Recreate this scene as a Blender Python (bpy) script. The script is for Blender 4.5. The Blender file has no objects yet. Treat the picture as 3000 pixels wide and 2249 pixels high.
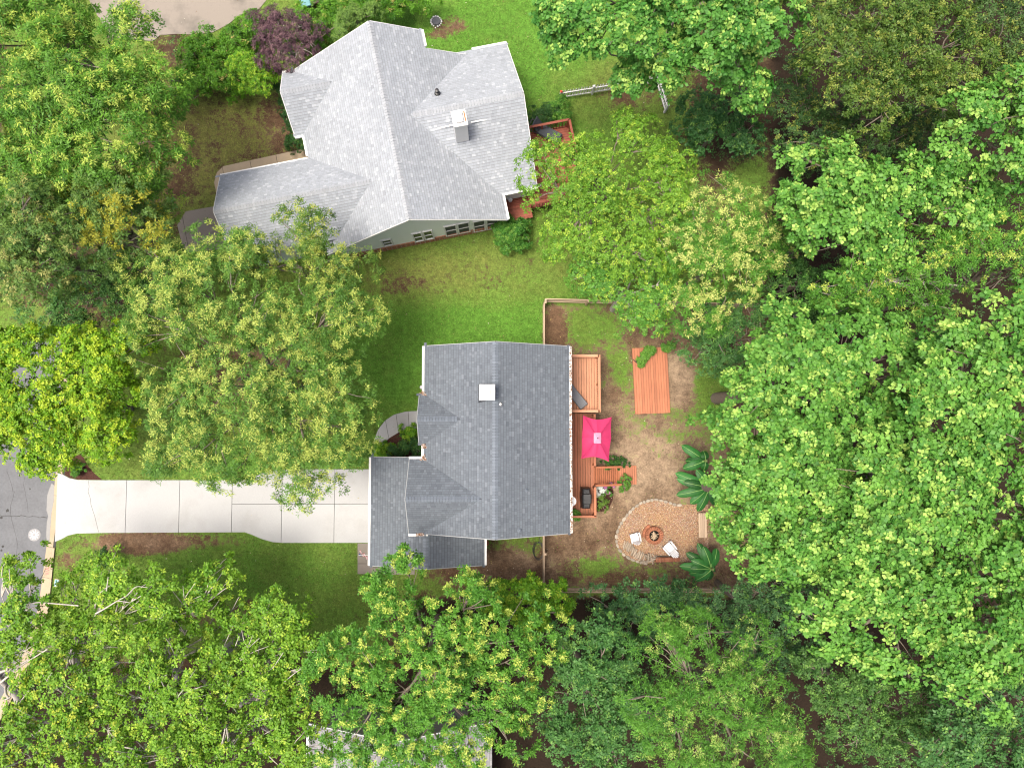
import bpy, math, random
import numpy as np
from mathutils import Vector, Matrix

# ------------------------------------------------------------------ camera, sky, sun, exposure
scene = bpy.context.scene
col = scene.collection
FPX, CAM_H = 2080.0, 40.0                      # focal length in photo pixels, drone height
_n = np.array([(1453 - 1500) / FPX, -(1251 - 1124.5) / FPX, -1.0]); _n /= np.linalg.norm(_n)
_q = Vector(_n).rotation_difference(Vector((0, 0, -1)))
RC = np.array(_q.to_matrix())
cd = bpy.data.cameras.new('camera'); cam = bpy.data.objects.new('camera', cd); col.objects.link(cam)
cam.location = (0, 0, CAM_H); cam.rotation_mode = 'QUATERNION'; cam.rotation_quaternion = _q
cd.sensor_width = 36.0; cd.lens = FPX / 3000 * 36; cd.clip_start = 0.1; cd.clip_end = 2000
scene.camera = cam

SUN_DIR = Vector((-0.27, -0.06, 0.96)).normalized()      # towards the sun
w = bpy.data.worlds.new('World'); scene.world = w; w.use_nodes = True
wn = w.node_tree.nodes; bg = wn['Background']
sky = wn.new('ShaderNodeTexSky'); sky.sky_type = 'NISHITA'; sky.sun_disc = False
sky.sun_elevation = math.asin(SUN_DIR.z); sky.sun_rotation = math.atan2(SUN_DIR.x, SUN_DIR.y)
sky.air_density = 0.6; sky.dust_density = 9.0; sky.ozone_density = 1.0; sky.altitude = 100
w.node_tree.links.new(sky.outputs[0], bg.inputs[0]); bg.inputs[1].default_value = 0.09
sl = bpy.data.lights.new('sun', 'SUN'); sl.energy = 1.5; sl.angle = math.radians(20); sl.color = (1.0, 0.94, 0.80)
so = bpy.data.objects.new('sun', sl); col.objects.link(so)
so.location = (-30, 15, 60); so.rotation_mode = 'QUATERNION'
so.rotation_quaternion = SUN_DIR.to_track_quat('Z', 'Y')
vs = scene.view_settings
vs.view_transform = 'Standard'; vs.look = 'None'; vs.gamma = 1.0; vs.use_curve_mapping = False
vs.exposure = 1.58
cy = scene.cycles
cy.use_denoising = True; cy.denoiser = 'OPENIMAGEDENOISE'; cy.denoising_prefilter = 'ACCURATE'
cy.max_bounces = 5; cy.diffuse_bounces = 2; cy.glossy_bounces = 2; cy.transmission_bounces = 3; cy.transparent_max_bounces = 4
cy.filter_width = 1.15

# ------------------------------------------------------------------ measuring helpers
def ray(px, py):
    return RC @ np.array([(px - 1500) / FPX, -(py - 1124.5) / FPX, -1.0])
def P(px, py, z=0.0):
    d = ray(px, py); s = (z - CAM_H) / d[2]
    return Vector((d[0] * s, d[1] * s, z))
def pix(pts):
    q = (np.asarray(pts, float) - np.array([0, 0, CAM_H])) @ RC
    return np.stack([1500 - FPX * q[:, 0] / q[:, 2], 1124.5 + FPX * q[:, 1] / q[:, 2]], 1)
def PP(lst, z=0.0): return [P(a, b, z) for a, b in lst]
def inpoly(x, y, poly):
    r = np.zeros(len(x), bool); n = len(poly); j = n - 1
    for i in range(n):
        xi, yi = poly[i][0], poly[i][1]; xj, yj = poly[j][0], poly[j][1]
        c = ((yi > y) != (yj > y)) & (x < (xj - xi) * (y - yi) / (yj - yi + 1e-12) + xi)
        r ^= c; j = i
    return r
def unit(a): return a / np.maximum(np.linalg.norm(a, axis=-1, keepdims=True), 1e-9)

# ------------------------------------------------------------------ materials
MATS = {}
class NT:
    def __init__(s, name):
        s.m = bpy.data.materials.new(name); s.m.use_nodes = True
        s.t = s.m.node_tree; s.n = s.t.nodes; s.b = s.n['Principled BSDF']; s.out = s.n['Material Output']
        MATS[name] = s.m
    def new(s, t, **k):
        n = s.n.new(t)
        for a, v in k.items(): setattr(n, a, v)
        return n
    def link(s, a, b): s.t.links.new(a, b)
    def pos(s): return s.new('ShaderNodeNewGeometry').outputs['Position']
    def obj(s): return s.new('ShaderNodeTexCoord').outputs['Object']
    def scale(s, v, sc):
        m = s.new('ShaderNodeMapping'); m.inputs['Scale'].default_value = sc; s.link(v, m.inputs['Vector']); return m.outputs[0]
    def noise(s, v, scale, detail=4, rough=.6):
        n = s.new('ShaderNodeTexNoise'); n.inputs['Scale'].default_value = scale; n.inputs['Detail'].default_value = detail
        n.inputs['Roughness'].default_value = rough; s.link(v, n.inputs['Vector']); return n.outputs['Fac']
    def ramp(s, f, stops):
        r = s.new('ShaderNodeValToRGB'); e = r.color_ramp.elements
        while len(e) < len(stops): e.new(0.5)
        for i, (p, c) in enumerate(stops):
            e[i].position = p; e[i].color = (c, c, c, 1) if not hasattr(c, '__len__') else (*c, 1)
        s.link(f, r.inputs[0]); return r.outputs[0]
    def mix(s, f, a, b, mode='MIX'):
        m = s.new('ShaderNodeMix', data_type='RGBA', blend_type=mode)
        for k, v in ((0, f), (6, a), (7, b)):
            sock = m.inputs[k]
            if isinstance(v, (int, float)): sock.default_value = v if k == 0 else (v, v, v, 1)
            elif isinstance(v, tuple): sock.default_value = (*v, 1)
            else: s.link(v, sock)
        return m.outputs[2]
    def math(s, op, a, b=0.0):
        m = s.new('ShaderNodeMath', operation=op)
        for sock, v in ((m.inputs[0], a), (m.inputs[1], b)):
            if isinstance(v, (int, float)): sock.default_value = v
            else: s.link(v, sock)
        return m.outputs[0]
    def attr(s, name): return s.new('ShaderNodeAttribute', attribute_name=name)
    def bump(s, h, strength=.3, dist=.02):
        b = s.new('ShaderNodeBump'); b.inputs['Strength'].default_value = strength; b.inputs['Distance'].default_value = dist
        s.link(h, b.inputs['Height']); s.link(b.outputs[0], s.b.inputs['Normal'])
    def fin(s, colr, rough=.8, spec=.3, metal=0.0):
        if isinstance(colr, tuple): s.b.inputs['Base Color'].default_value = (*colr, 1)
        else: s.link(colr, s.b.inputs['Base Color'])
        s.b.inputs['Roughness'].default_value = rough; s.b.inputs['Specular IOR Level'].default_value = spec
        s.b.inputs['Metallic'].default_value = metal
        return s.m

def m_plain(name, c, rough=.7, spec=.3, var=.12, scale=6.0, rnd=0.0, metal=0.0, bump=0.0):
    """one colour with cloudy wear, fine grain and (rnd) a tone of its own for every object"""
    t = NT(name); p = t.pos()
    f = t.math('ADD', t.math('MULTIPLY', t.noise(p, scale, 5), .6), t.math('MULTIPLY', t.noise(p, scale * 9, 3), .4))
    k = t.ramp(f, [(.3, 1 - var), (.7, 1 + var)])
    if rnd:
        oi = t.new('ShaderNodeObjectInfo').outputs['Random']
        k = t.mix(1.0, k, t.ramp(oi, [(0, 1 - rnd), (1, 1 + rnd)]), 'MULTIPLY')
    c2 = t.mix(1.0, c, k, 'MULTIPLY')
    if bump: t.bump(t.noise(p, scale * 12, 4), bump, .01)
    return t.fin(c2, rough, spec, metal)

def m_wood(name, c, axis, rnd=.12, rough=.6):
    """grain runs along world axis 0 or 1"""
    t = NT(name); p = t.pos()
    sc = (1.2, 45, 20) if axis == 0 else (45, 1.2, 20)
    g = t.noise(t.scale(p, sc), 1.0, 6, .7)
    big = t.noise(p, 1.3, 3)
    oi = t.new('ShaderNodeObjectInfo').outputs['Random']
    k = t.mix(1.0, t.ramp(g, [(.25, .8), (.75, 1.15)]), t.ramp(oi, [(0, 1 - rnd), (1, 1 + rnd)]), 'MULTIPLY')
    k = t.mix(1.0, k, t.ramp(big, [(.3, .9), (.7, 1.08)]), 'MULTIPLY')
    t.bump(g, .3, .004)
    return t.fin(t.mix(1.0, c, k, 'MULTIPLY'), rough, .3)

def m_attr(name, rough=.6, spec=.3, grain=0.0, gscale=120, trans=0.0):
    """colour stored per face ('col'); trans mixes in light that shines through a leaf"""
    t = NT(name); c = t.attr('col').outputs['Color']
    if grain: c = t.mix(1.0, c, t.ramp(t.noise(t.pos(), gscale, 3), [(.3, 1 - grain), (.7, 1 + grain)]), 'MULTIPLY')
    t.fin(c, rough, spec)
    if trans:
        tr = t.new('ShaderNodeBsdfTranslucent'); hs = t.new('ShaderNodeHueSaturation')
        hs.inputs['Hue'].default_value = .485; hs.inputs['Saturation'].default_value = 1.1; hs.inputs['Value'].default_value = 1.5
        t.link(c, hs.inputs['Color']); t.link(hs.outputs[0], tr.inputs[0])
        mx = t.new('ShaderNodeMixShader'); mx.inputs[0].default_value = trans
        t.link(t.b.outputs[0], mx.inputs[1]); t.link(tr.outputs[0], mx.inputs[2]); t.link(mx.outputs[0], t.out.inputs['Surface'])
    return t.m

# ------------------------------------------------------------------ objects
WORLD = {}                                     # object name -> world offset of its origin (no rotation in parents)
def wloc(o): return WORLD.get(o.name, Vector((0, 0, 0))) if o else Vector((0, 0, 0))
def props(o, label=None, cat=None, group=None, kind=None):
    for k, v in (('label', label), ('category', cat), ('group', group), ('kind', kind)):
        if v: o[k] = v
    return o
def thing(name, label, cat, loc=(0, 0, 0), group=None):
    o = bpy.data.objects.new(name, None); col.objects.link(o); o.location = loc
    o.empty_display_size = .2; WORLD[o.name] = Vector(loc)
    return props(o, label, cat, group)
def put(name, me, mat, loc, parent=None, rot=None, scale=None):
    """link a mesh at world place LOC (its own origin), under PARENT"""
    if mat is not None and not me.materials: me.materials.append(MATS[mat])
    o = bpy.data.objects.new(name, me); col.objects.link(o)
    o.parent = parent; o.location = Vector(loc) - wloc(parent)
    if rot is not None:
        if len(rot) == 4: o.rotation_mode = 'QUATERNION'; o.rotation_quaternion = rot
        else: o.rotation_euler = rot
    if scale is not None: o.scale = scale
    WORLD[o.name] = Vector(loc)
    return o
class MB:
    """collects faces in world coordinates; build() makes ONE mesh object"""
    def __init__(s): s.v = []; s.f = []; s.c = []
    def add(s, vs, fs, c=None):
        b = len(s.v); s.v += [tuple(x) for x in vs]
        for f in fs: s.f.append([b + i for i in f]); s.c.append(c)
        return s
    def box(s, c, size, rz=0.0, top=1.0, M=None):
        x, y, z = size[0] / 2, size[1] / 2, size[2] / 2
        pts = [(sx * x * (top if sz > 0 else 1), sy * y * (top if sz > 0 else 1), sz * z) for sz in (-1, 1) for sx, sy in ((-1, -1), (1, -1), (1, 1), (-1, 1))]
        R = M if M is not None else Matrix.Rotation(rz, 3, 'Z')
        pts = [Vector(c) + R @ Vector(p) for p in pts]
        return s.add(pts, [(0, 3, 2, 1), (4, 5, 6, 7), (0, 1, 5, 4), (1, 2, 6, 5), (2, 3, 7, 6), (3, 0, 4, 7)])
    def bar(s, a, b, wd, h):
        """a beam from a to b: wd across, h tall"""
        a, b = Vector(a), Vector(b); d = b - a
        x = d.normalized(); y = Vector((0, 0, 1)).cross(x)
        y = Vector((0, 1, 0)) if y.length < 1e-4 else y.normalized()
        z = x.cross(y)
        return s.box((a + b) / 2, (d.length, wd, h), M=Matrix((x, y, z)).transposed())
    def prism(s, poly, z0, z1):
        n = len(poly); ar = sum(poly[i][0] * poly[(i + 1) % n][1] - poly[(i + 1) % n][0] * poly[i][1] for i in range(n))
        if ar < 0: poly = list(reversed(poly))
        vs = [(p[0], p[1], z0) for p in poly] + [(p[0], p[1], z1) for p in poly]
        return s.add(vs, [tuple(range(n - 1, -1, -1)), tuple(range(n, 2 * n))] + [(i, (i + 1) % n, n + (i + 1) % n, n + i) for i in range(n)])
    def tube(s, pts, rad, k=6, cap=True):
        pts = [Vector(p) for p in pts]; rings = []
        for i, p in enumerate(pts):
            d = (pts[min(i + 1, len(pts) - 1)] - pts[max(i - 1, 0)]).normalized()
            a = d.cross(Vector((.31, .17, .93))); a = d.cross(Vector((1, 0, 0))) if a.length < .05 else a
            a.normalize(); b = d.cross(a); r = rad[i] if hasattr(rad, '__len__') else rad
            rings.append([p + a * (r * math.cos(2 * math.pi * j / k)) + b * (r * math.sin(2 * math.pi * j / k)) for j in range(k)])
        vs = [q for r in rings for q in r]; n = len(pts)
        fs = [(i * k + j, i * k + (j + 1) % k, (i + 1) * k + (j + 1) % k, (i + 1) * k + j) for i in range(n - 1) for j in range(k)]
        if cap: fs += [tuple(range(k - 1, -1, -1)), tuple(range((n - 1) * k, n * k))]
        return s.add(vs, fs)
    def lathe(s, prof, c, k=16):
        vs = [(c[0] + r * math.cos(2 * math.pi * j / k), c[1] + r * math.sin(2 * math.pi * j / k), c[2] + z) for r, z in prof for j in range(k)]
        n = len(prof)
        fs = [(i * k + j, i * k + (j + 1) % k, (i + 1) * k + (j + 1) % k, (i + 1) * k + j) for i in range(n - 1) for j in range(k)]
        fs += [tuple(range(k - 1, -1, -1)), tuple(range((n - 1) * k, n * k))]
        return s.add(vs, fs)
    def mesh(s, name, org=(0, 0, 0), smooth=False):
        me = bpy.data.meshes.new(name)
        me.from_pydata([(p[0] - org[0], p[1] - org[1], p[2] - org[2]) for p in s.v], [], s.f)
        if any(c is not None for c in s.c):
            a = me.attributes.new('col', 'FLOAT_COLOR', 'FACE')
            a.data.foreach_set('color', np.array([(*(c or (.5, .5, .5)), 1) for c in s.c], 'f').ravel())
        if smooth: me.polygons.foreach_set('use_smooth', [True] * len(me.polygons))
        me.update(); return me
    def build(s, name, mat, parent=None, smooth=False, bevel=0.0):
        a = np.array(s.v); org = Vector(((a[:, 0].min() + a[:, 0].max()) / 2, (a[:, 1].min() + a[:, 1].max()) / 2, a[:, 2].min()))
        o = put(name, s.mesh(name, org, smooth), mat, org, parent)
        if bevel:
            b = o.modifiers.new('bevel', 'BEVEL'); b.width = bevel; b.segments = 2; b.limit_method = 'ANGLE'
        return o
def structure(name, mb, mat): return props(mb.build(name, mat), kind='structure')
def fastmesh(name, verts, nper, cols=None, smooth=False):
    """mesh of len(verts)/nper separate faces with nper corners, colour per face"""
    verts = np.ascontiguousarray(verts, 'f').reshape(-1, 3); nv = len(verts); nf = nv // nper
    me = bpy.data.meshes.new(name)
    me.vertices.add(nv); me.vertices.foreach_set('co', verts.ravel())
    me.loops.add(nv); me.loops.foreach_set('vertex_index', np.arange(nv, dtype='i'))
    me.polygons.add(nf); me.polygons.foreach_set('loop_start', np.arange(0, nv, nper, dtype='i'))
    if cols is not None:
        a = me.attributes.new('col', 'FLOAT_COLOR', 'FACE')
        a.data.foreach_set('color', np.concatenate([cols, np.ones((nf, 1))], 1).astype('f').ravel())
    me.update(calc_edges=True)
    return me
def clip(poly, a, b, c):
    """keep a*x+b*y<=c"""
    out = []; n = len(poly)
    for i in range(n):
        p, q = poly[i], poly[(i + 1) % n]
        dp, dq = a * p[0] + b * p[1] - c, a * q[0] + b * q[1] - c
        if dp <= 0: out.append((p[0], p[1]))
        if (dp < 0 < dq) or (dq < 0 < dp):
            t = dp / (dp - dq); out.append((p[0] + (q[0] - p[0]) * t, p[1] + (q[1] - p[1]) * t))
    return out
RNG = np.random.default_rng(7)
random.seed(7)

# ------------------------------------------------------------------ material table
def m_paving(name, c, stain, amt, tile):
    t = NT(name); p = t.pos(); a = t.noise(p, .45, 5, .6); b = t.noise(p, 5, 5, .7); f = t.noise(p, 40, 3)
    k = t.ramp(a, [(.52, 0), (.72, amt)]); k2 = t.ramp(b, [(.62, 0), (.75, amt * .8)])
    x = t.mix(k2, t.mix(k, c, stain), stain); x = t.mix(1.0, x, t.ramp(f, [(.3, .93), (.7, 1.06)]), 'MULTIPLY')
    oi = t.new('ShaderNodeObjectInfo').outputs['Random']; x = t.mix(1.0, x, t.ramp(oi, [(0, 1 - tile), (1, 1 + tile)]), 'MULTIPLY')
    t.bump(f, .15, .01); t.fin(x, .85, .25)
m_plain('asphalt', (.118, .122, .13), .9, .25, .2, .9, bump=.4)
m_paving('concrete', (.335, .338, .342), (.24, .235, .22), .45, .04)
m_paving('old_concrete', (.20, .175, .15), (.085, .08, .07), .85, .06)
m_plain('tan_concrete', (.33, .265, .185), .9, .2, .1, 2.0, rnd=.05, bump=.15)
m_plain('joint', (.05, .05, .048), .95, .1)
m_plain('mulch_bed', (.055, .026, .02), .95, .1, .6, 9, bump=.9)
m_plain('edge_trim', (.30, .31, .32), .6, .3, .08, 4)
m_plain('white_trim', (.62, .62, .61), .5, .4, .05, 4)
m_plain('white_plastic', (.62, .62, .64), .4, .5, .03, 8)
m_plain('roof_deck', (.06, .065, .075), .95, .1)
m_plain('roof_deck_light', (.17, .18, .19), .95, .1)
m_plain('brick', (.26, .105, .06), .9, .2, .25, 14, rnd=.22, bump=.4)
m_plain('mortar', (.22, .19, .16), .95, .1)
m_plain('stone', (.27, .235, .19), .9, .2, .25, 12, rnd=.22, bump=.5)
m_plain('log_bark', (.27, .22, .17), .9, .2, .4, 22, rnd=.3, bump=.6)
m_plain('split_wood', (.38, .29, .2), .85, .2, .25, 18, rnd=.25, bump=.4)
m_plain('charred', (.012, .011, .01), .95, .1)
m_plain('black_vinyl', (.018, .019, .021), .45, .45, .2, 6, bump=.25)
m_plain('black_metal', (.02, .02, .022), .45, .5)
m_plain('dark_plastic', (.03, .03, .03), .5, .4)
m_plain('grey_cushion', (.15, .155, .17), .9, .2, .08, 30, bump=.2)
m_plain('dark_sling', (.05, .055, .065), .8, .2, .1, 30)
m_plain('glass', (.035, .045, .055), .08, .6, .1, 1)
m_plain('screen_mesh', (.05, .055, .06), .6, .3, .25, 2)
m_plain('mint_siding', (.62, .68, .60), .6, .3, .04, 2)
m_plain('tan_siding', (.5, .46, .4), .6, .3, .05, 2)
m_plain('steel', (.42, .42, .43), .4, .5, .12, 8, metal=.6)
m_plain('iron', (.22, .22, .225), .7, .4, .25, 20, metal=.2)
m_plain('rust', (.32, .13, .05), .9, .2, .4, 12)
m_plain('pink_paint', (.62, .13, .13), .8, .2, .2, 30)
m_plain('red_plastic', (.5, .06, .035), .45, .4)
m_plain('teal_lid', (.10, .24, .26), .5, .4)
m_plain('green_bin', (.03, .085, .075), .5, .4)
m_plain('brown_bin', (.045, .025, .02), .5, .4)
m_plain('blue_lid', (.22, .42, .48), .6, .3, .2, 20)
m_plain('flag_blue', (.03, .035, .16), .8, .2)
m_plain('flag_red', (.5, .03, .05), .8, .2)
m_plain('flag_white', (.75, .73, .75), .8, .2)
m_plain('terracotta', (.3, .12, .07), .9, .2)
m_plain('soil', (.05, .032, .022), .95, .1, .4, 20)
m_wood('deck_ns', (.33, .122, .062), 1, .13); m_wood('deck_ew', (.33, .122, .062), 0, .07)
m_wood('deck_pale', (.44, .215, .125), 0, .05); m_wood('deck_pale_ns', (.42, .195, .11), 1, .10)
m_wood('red_deck', (.22, .06, .036), 0, .14)
m_wood('grey_wood_ew', (.38, .28, .195), 0, .15); m_wood('grey_wood_ns', (.38, .28, .195), 1, .15)
m_plain('bark_grey', (.19, .16, .13), .95, .15, .3, 9, bump=.5)
m_plain('bark_pale', (.38, .35, .31), .85, .2, .3, 5, bump=.2)
m_plain('bark_dark', (.07, .055, .045), .95, .1, .3, 9, bump=.5)
m_attr('leaf', .5, .22, trans=.24)
m_attr('blade', .6, .25, trans=.25)
m_attr('shingle', .9, .2, grain=.16, gscale=90)
m_attr('pebble', .85, .25, grain=.12, gscale=60)
m_attr('debris', .9, .1)
def _m_umbrella():
    t = NT('umbrella_cloth'); p = t.pos()
    c = t.mix(t.noise(p, 2.2, 4), (.50, .036, .125), (.56, .046, .15))
    t.bump(t.noise(t.scale(p, (30, 30, 5)), 1.0, 3), .12, .01)
    t.fin(c, .55, .4)
    tr = t.new('ShaderNodeBsdfTranslucent'); t.link(c, tr.inputs[0])
    mx = t.new('ShaderNodeMixShader'); mx.inputs[0].default_value = .2
    t.link(t.b.outputs[0], mx.inputs[1]); t.link(tr.outputs[0], mx.inputs[2]); t.link(mx.outputs[0], t.out.inputs['Surface'])
_m_umbrella()
m_plain('umbrella_vent', (.50, .19, .29), .55, .4)
def _m_siding(name, base):
    t = NT(name); p = t.pos(); s = t.new('ShaderNodeSeparateXYZ'); t.link(p, s.inputs[0])
    saw = t.math('FRACT', t.math('MULTIPLY', s.outputs[2], 6.5))
    k = t.ramp(saw, [(0, .78), (.1, 1.0), (1, 1.0)])  # lap shadow painted into the siding colour along each board line
    t.bump(saw, .6, .012); t.fin(t.mix(1.0, base, k, 'MULTIPLY'), .6, .3)
_m_siding('mint_lap', (.78, .82, .77)); _m_siding('tan_lap', (.46, .43, .38))
def _m_brickwall():
    t = NT('brick_base'); br = t.new('ShaderNodeTexBrick')
    t.link(t.scale(t.obj(), (1, 1, 1)), br.inputs['Vector'])
    br.inputs['Scale'].default_value = 4.5; br.inputs['Color1'].default_value = (.33, .14, .075, 1); br.inputs['Color2'].default_value = (.24, .1, .06, 1)
    br.inputs['Mortar'].default_value = (.3, .24, .19, 1); t.fin(br.outputs[0], .9, .2)
_m_brickwall()

# ------------------------------------------------------------------ outlines used by ground, slabs and grass
DRIVE = [(170, 1383), (190, 1392), (205, 1400), (228, 1405), (300, 1406), (520, 1406), (728, 1406), (745, 1398), (765, 1386), (800, 1377), (860, 1374), (1093, 1374), (1093, 1589), (830, 1589), (800, 1587), (768, 1578), (740, 1566), (718, 1558), (500, 1559), (300, 1560), (225, 1562), (200, 1568), (182, 1578), (162, 1586)]
NDRIVE = [(240, -40), (285, 45), (310, 85), (330, 110), (450, 122), (470, 104), (520, 101), (572, 103), (625, 96), (670, 72), (700, 48), (760, 28), (815, -40)]
STREET = [(-400, 1000), (185, 1000), (176, 1300), (160, 1450), (140, 1600), (116, 1780), (75, 1910), (20, 2020), (-40, 2130), (-400, 2500)]
FWALK = [(1232, 1203), (1190, 1205), (1155, 1214), (1128, 1232), (1108, 1258), (1096, 1290), (1088, 1330), (1086, 1372), (1112, 1372), (1106, 1332), (1118, 1306), (1140, 1283), (1168, 1266), (1200, 1256), (1232, 1252)]
SWALK = [(1048, 1591), (1093, 1591), (1093, 1660), (1215, 1664), (1215, 1682), (1048, 1680)]
NWALK = [(905, 434), (870, 441), (760, 465), (690, 480), (655, 488), (636, 506), (628, 535), (634, 565), (650, 600), (690, 600), (690, 520), (920, 490), (940, 450)]
NDRIVE2 = [(520, 660), (545, 620), (600, 610), (660, 600), (760, 640), (760, 720), (540, 740)]
PATIO = [(2075, 1478), (1998, 1478), (1985, 1480), (1966, 1474), (1941, 1466), (1921, 1463), (1899, 1466), (1877, 1473), (1855, 1488), (1837, 1508), (1822, 1528), (1810, 1550), (1805, 1567), (1806, 1590), (1812, 1607), (1827, 1624), (1847, 1637), (1872, 1646), (1899, 1650), (1921, 1645), (1992, 1644), (2075, 1646)]
MULCH = [[(1112, 1306), (1140, 1283), (1168, 1266), (1200, 1256), (1260, 1252), (1260, 1372), (1113, 1372), (1107, 1334)],
         [(180, 1345), (240, 1330), (255, 1360), (275, 1385), (300, 1405), (228, 1404), (205, 1399), (190, 1391)],
         [(1735, 1420), (1792, 1420), (1797, 1440), (1795, 1465), (1785, 1485), (1768, 1497), (1735, 1500)]]
HOUSES = [[(1240, 1010), (1672, 1010), (1672, 1565), (1430, 1660), (1085, 1660), (1085, 1340), (1240, 1340)]]

def wpoly(pp, z=0.0): return [(p.x, p.y) for p in PP(pp, z)]

# soft fields over the ground, written in photo pixels of the ground plane
def gauss(x, y, cx, cy, rx, ry): return np.exp(-(((x - cx) / rx) ** 2 + ((y - cy) / ry) ** 2))
def fields(x, y):
    g = np.full(len(x), .78); sand = np.full(len(x), .3); lit = np.zeros(len(x)); dry = np.full(len(x), .45)
    def blob(a, cx, cy, rx, ry, v, k=1.0):
        f = np.clip(gauss(x, y, cx, cy, rx, ry) * k, 0, 1); a += (v - a) * f
    blob(g, 650, 430, 280, 200, .56, 1.2); blob(dry, 650, 430, 280, 220, .85, 1.2); blob(g, 830, 360, 60, 110, .3); blob(g, 430, 560, 140, 120, .4)
    blob(g, 1500, 150, 420, 260, .97, 1.3); blob(dry, 1500, 120, 450, 260, .18, 1.2)
    blob(g, 1340, 75, 45, 30, .3); blob(g, 1285, 95, 40, 30, .3); blob(g, 1850, 270, 130, 70, .45); blob(dry, 1800, 250, 160, 90, .6)
    blob(g, 1400, 960, 420, 110, .98, 1.3); blob(dry, 1400, 980, 420, 120, .12, 1.2)
    blob(g, 1180, 830, 160, 60, .52); blob(g, 1450, 800, 120, 50, .6); blob(dry, 1300, 800, 350, 80, .7); blob(dry, 1500, 820, 90, 50, .45)
    blob(g, 1150, 1150, 130, 130, .93); blob(dry, 1150, 1120, 140, 140, .2)
    # fenced back yard
    by = (x > 1592) & (y > 885) & (y < 1725) & (x < 2230)
    e = np.clip(np.minimum.reduce([(x - 1585) / 14, (y - 880) / 12, (1732 - y) / 12, (2240 - x) / 20]), 0, 1)
    h = g * 0 + .33; s2 = sand * 0 + .45
    def bb(a, cx, cy, rx, ry, v, k=1.0): a += (v - a) * np.clip(gauss(x, y, cx, cy, rx, ry) * k, 0, 1)
    bb(h, 1730, 960, 95, 55, .78, 1.2); bb(h, 1815, 1085, 40, 75, .7, 1.1); bb(h, 2080, 1130, 60, 95, .9, 1.2); bb(h, 2010, 1230, 90, 50, .62)
    bb(h, 1730, 1655, 90, 32, .78, 1.2); bb(h, 1790, 1590, 25, 35, .6); bb(h, 1940, 1660, 90, 25, .5); bb(h, 2020, 1310, 70, 90, .48); bb(h, 1870, 1250, 60, 40, .46)
    bb(h, 1990, 1110, 45, 70, .08); bb(h, 1860, 1400, 110, 90, .1); bb(h, 1770, 1540, 80, 60, .1); bb(h, 1690, 1600, 40, 40, .2); bb(h, 1625, 960, 30, 90, .12); bb(h, 1780, 1180, 30, 60, .2)
    h += .16 * np.sin((y - .35 * (x - 1800) + 18 * np.sin(x / 40)) / 10.5) * gauss(x, y, 1920, 1300, 150, 110)
    bb(s2, 1990, 1110, 60, 80, .8); bb(s2, 1880, 1350, 150, 110, .85); bb(s2, 1700, 1570, 60, 50, .4); bb(s2, 1620, 960, 50, 80, .1); bb(s2, 1800, 1690, 200, 30, .25)
    g = g * (1 - e) + h * e; sand = sand * (1 - e) + s2 * e; dry = dry * (1 - e) + .38 * e
    # bare strip south of the garage, front beds, edges of woods
    blob(g, 1450, 1670, 160, 60, .04, 1.5); blob(sand, 1520, 1625, 50, 40, .65); blob(g, 1490, 1590, 80, 22, .55)
    blob(g, 600, 1680, 420, 130, .93, 1.2); blob(dry, 700, 1700, 300, 120, .32); blob(g, 420, 1590, 150, 28, .02, 1.5); blob(g, 200, 1640, 45, 40, .4); blob(g, 650, 1583, 90, 14, .3)
    blob(g, 430, 1350, 330, 60, .85); blob(dry, 430, 1350, 200, 60, .5); blob(dry, 680, 1380, 90, 40, .1); blob(g, 700, 1090, 200, 150, .25); blob(g, 740, 1780, 60, 40, .45); blob(g, 620, 1800, 120, 40, .4)
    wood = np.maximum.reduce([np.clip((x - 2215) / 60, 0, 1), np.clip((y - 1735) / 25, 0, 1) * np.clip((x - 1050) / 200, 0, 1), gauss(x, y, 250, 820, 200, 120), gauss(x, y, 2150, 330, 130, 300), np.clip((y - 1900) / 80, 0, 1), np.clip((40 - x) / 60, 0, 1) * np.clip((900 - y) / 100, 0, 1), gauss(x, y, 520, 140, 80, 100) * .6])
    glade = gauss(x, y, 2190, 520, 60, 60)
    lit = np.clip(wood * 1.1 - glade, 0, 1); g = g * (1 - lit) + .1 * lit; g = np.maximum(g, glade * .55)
    return np.clip(g, 0, 1), np.clip(sand, 0, 1), lit, np.clip(dry, 0, 1)

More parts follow.
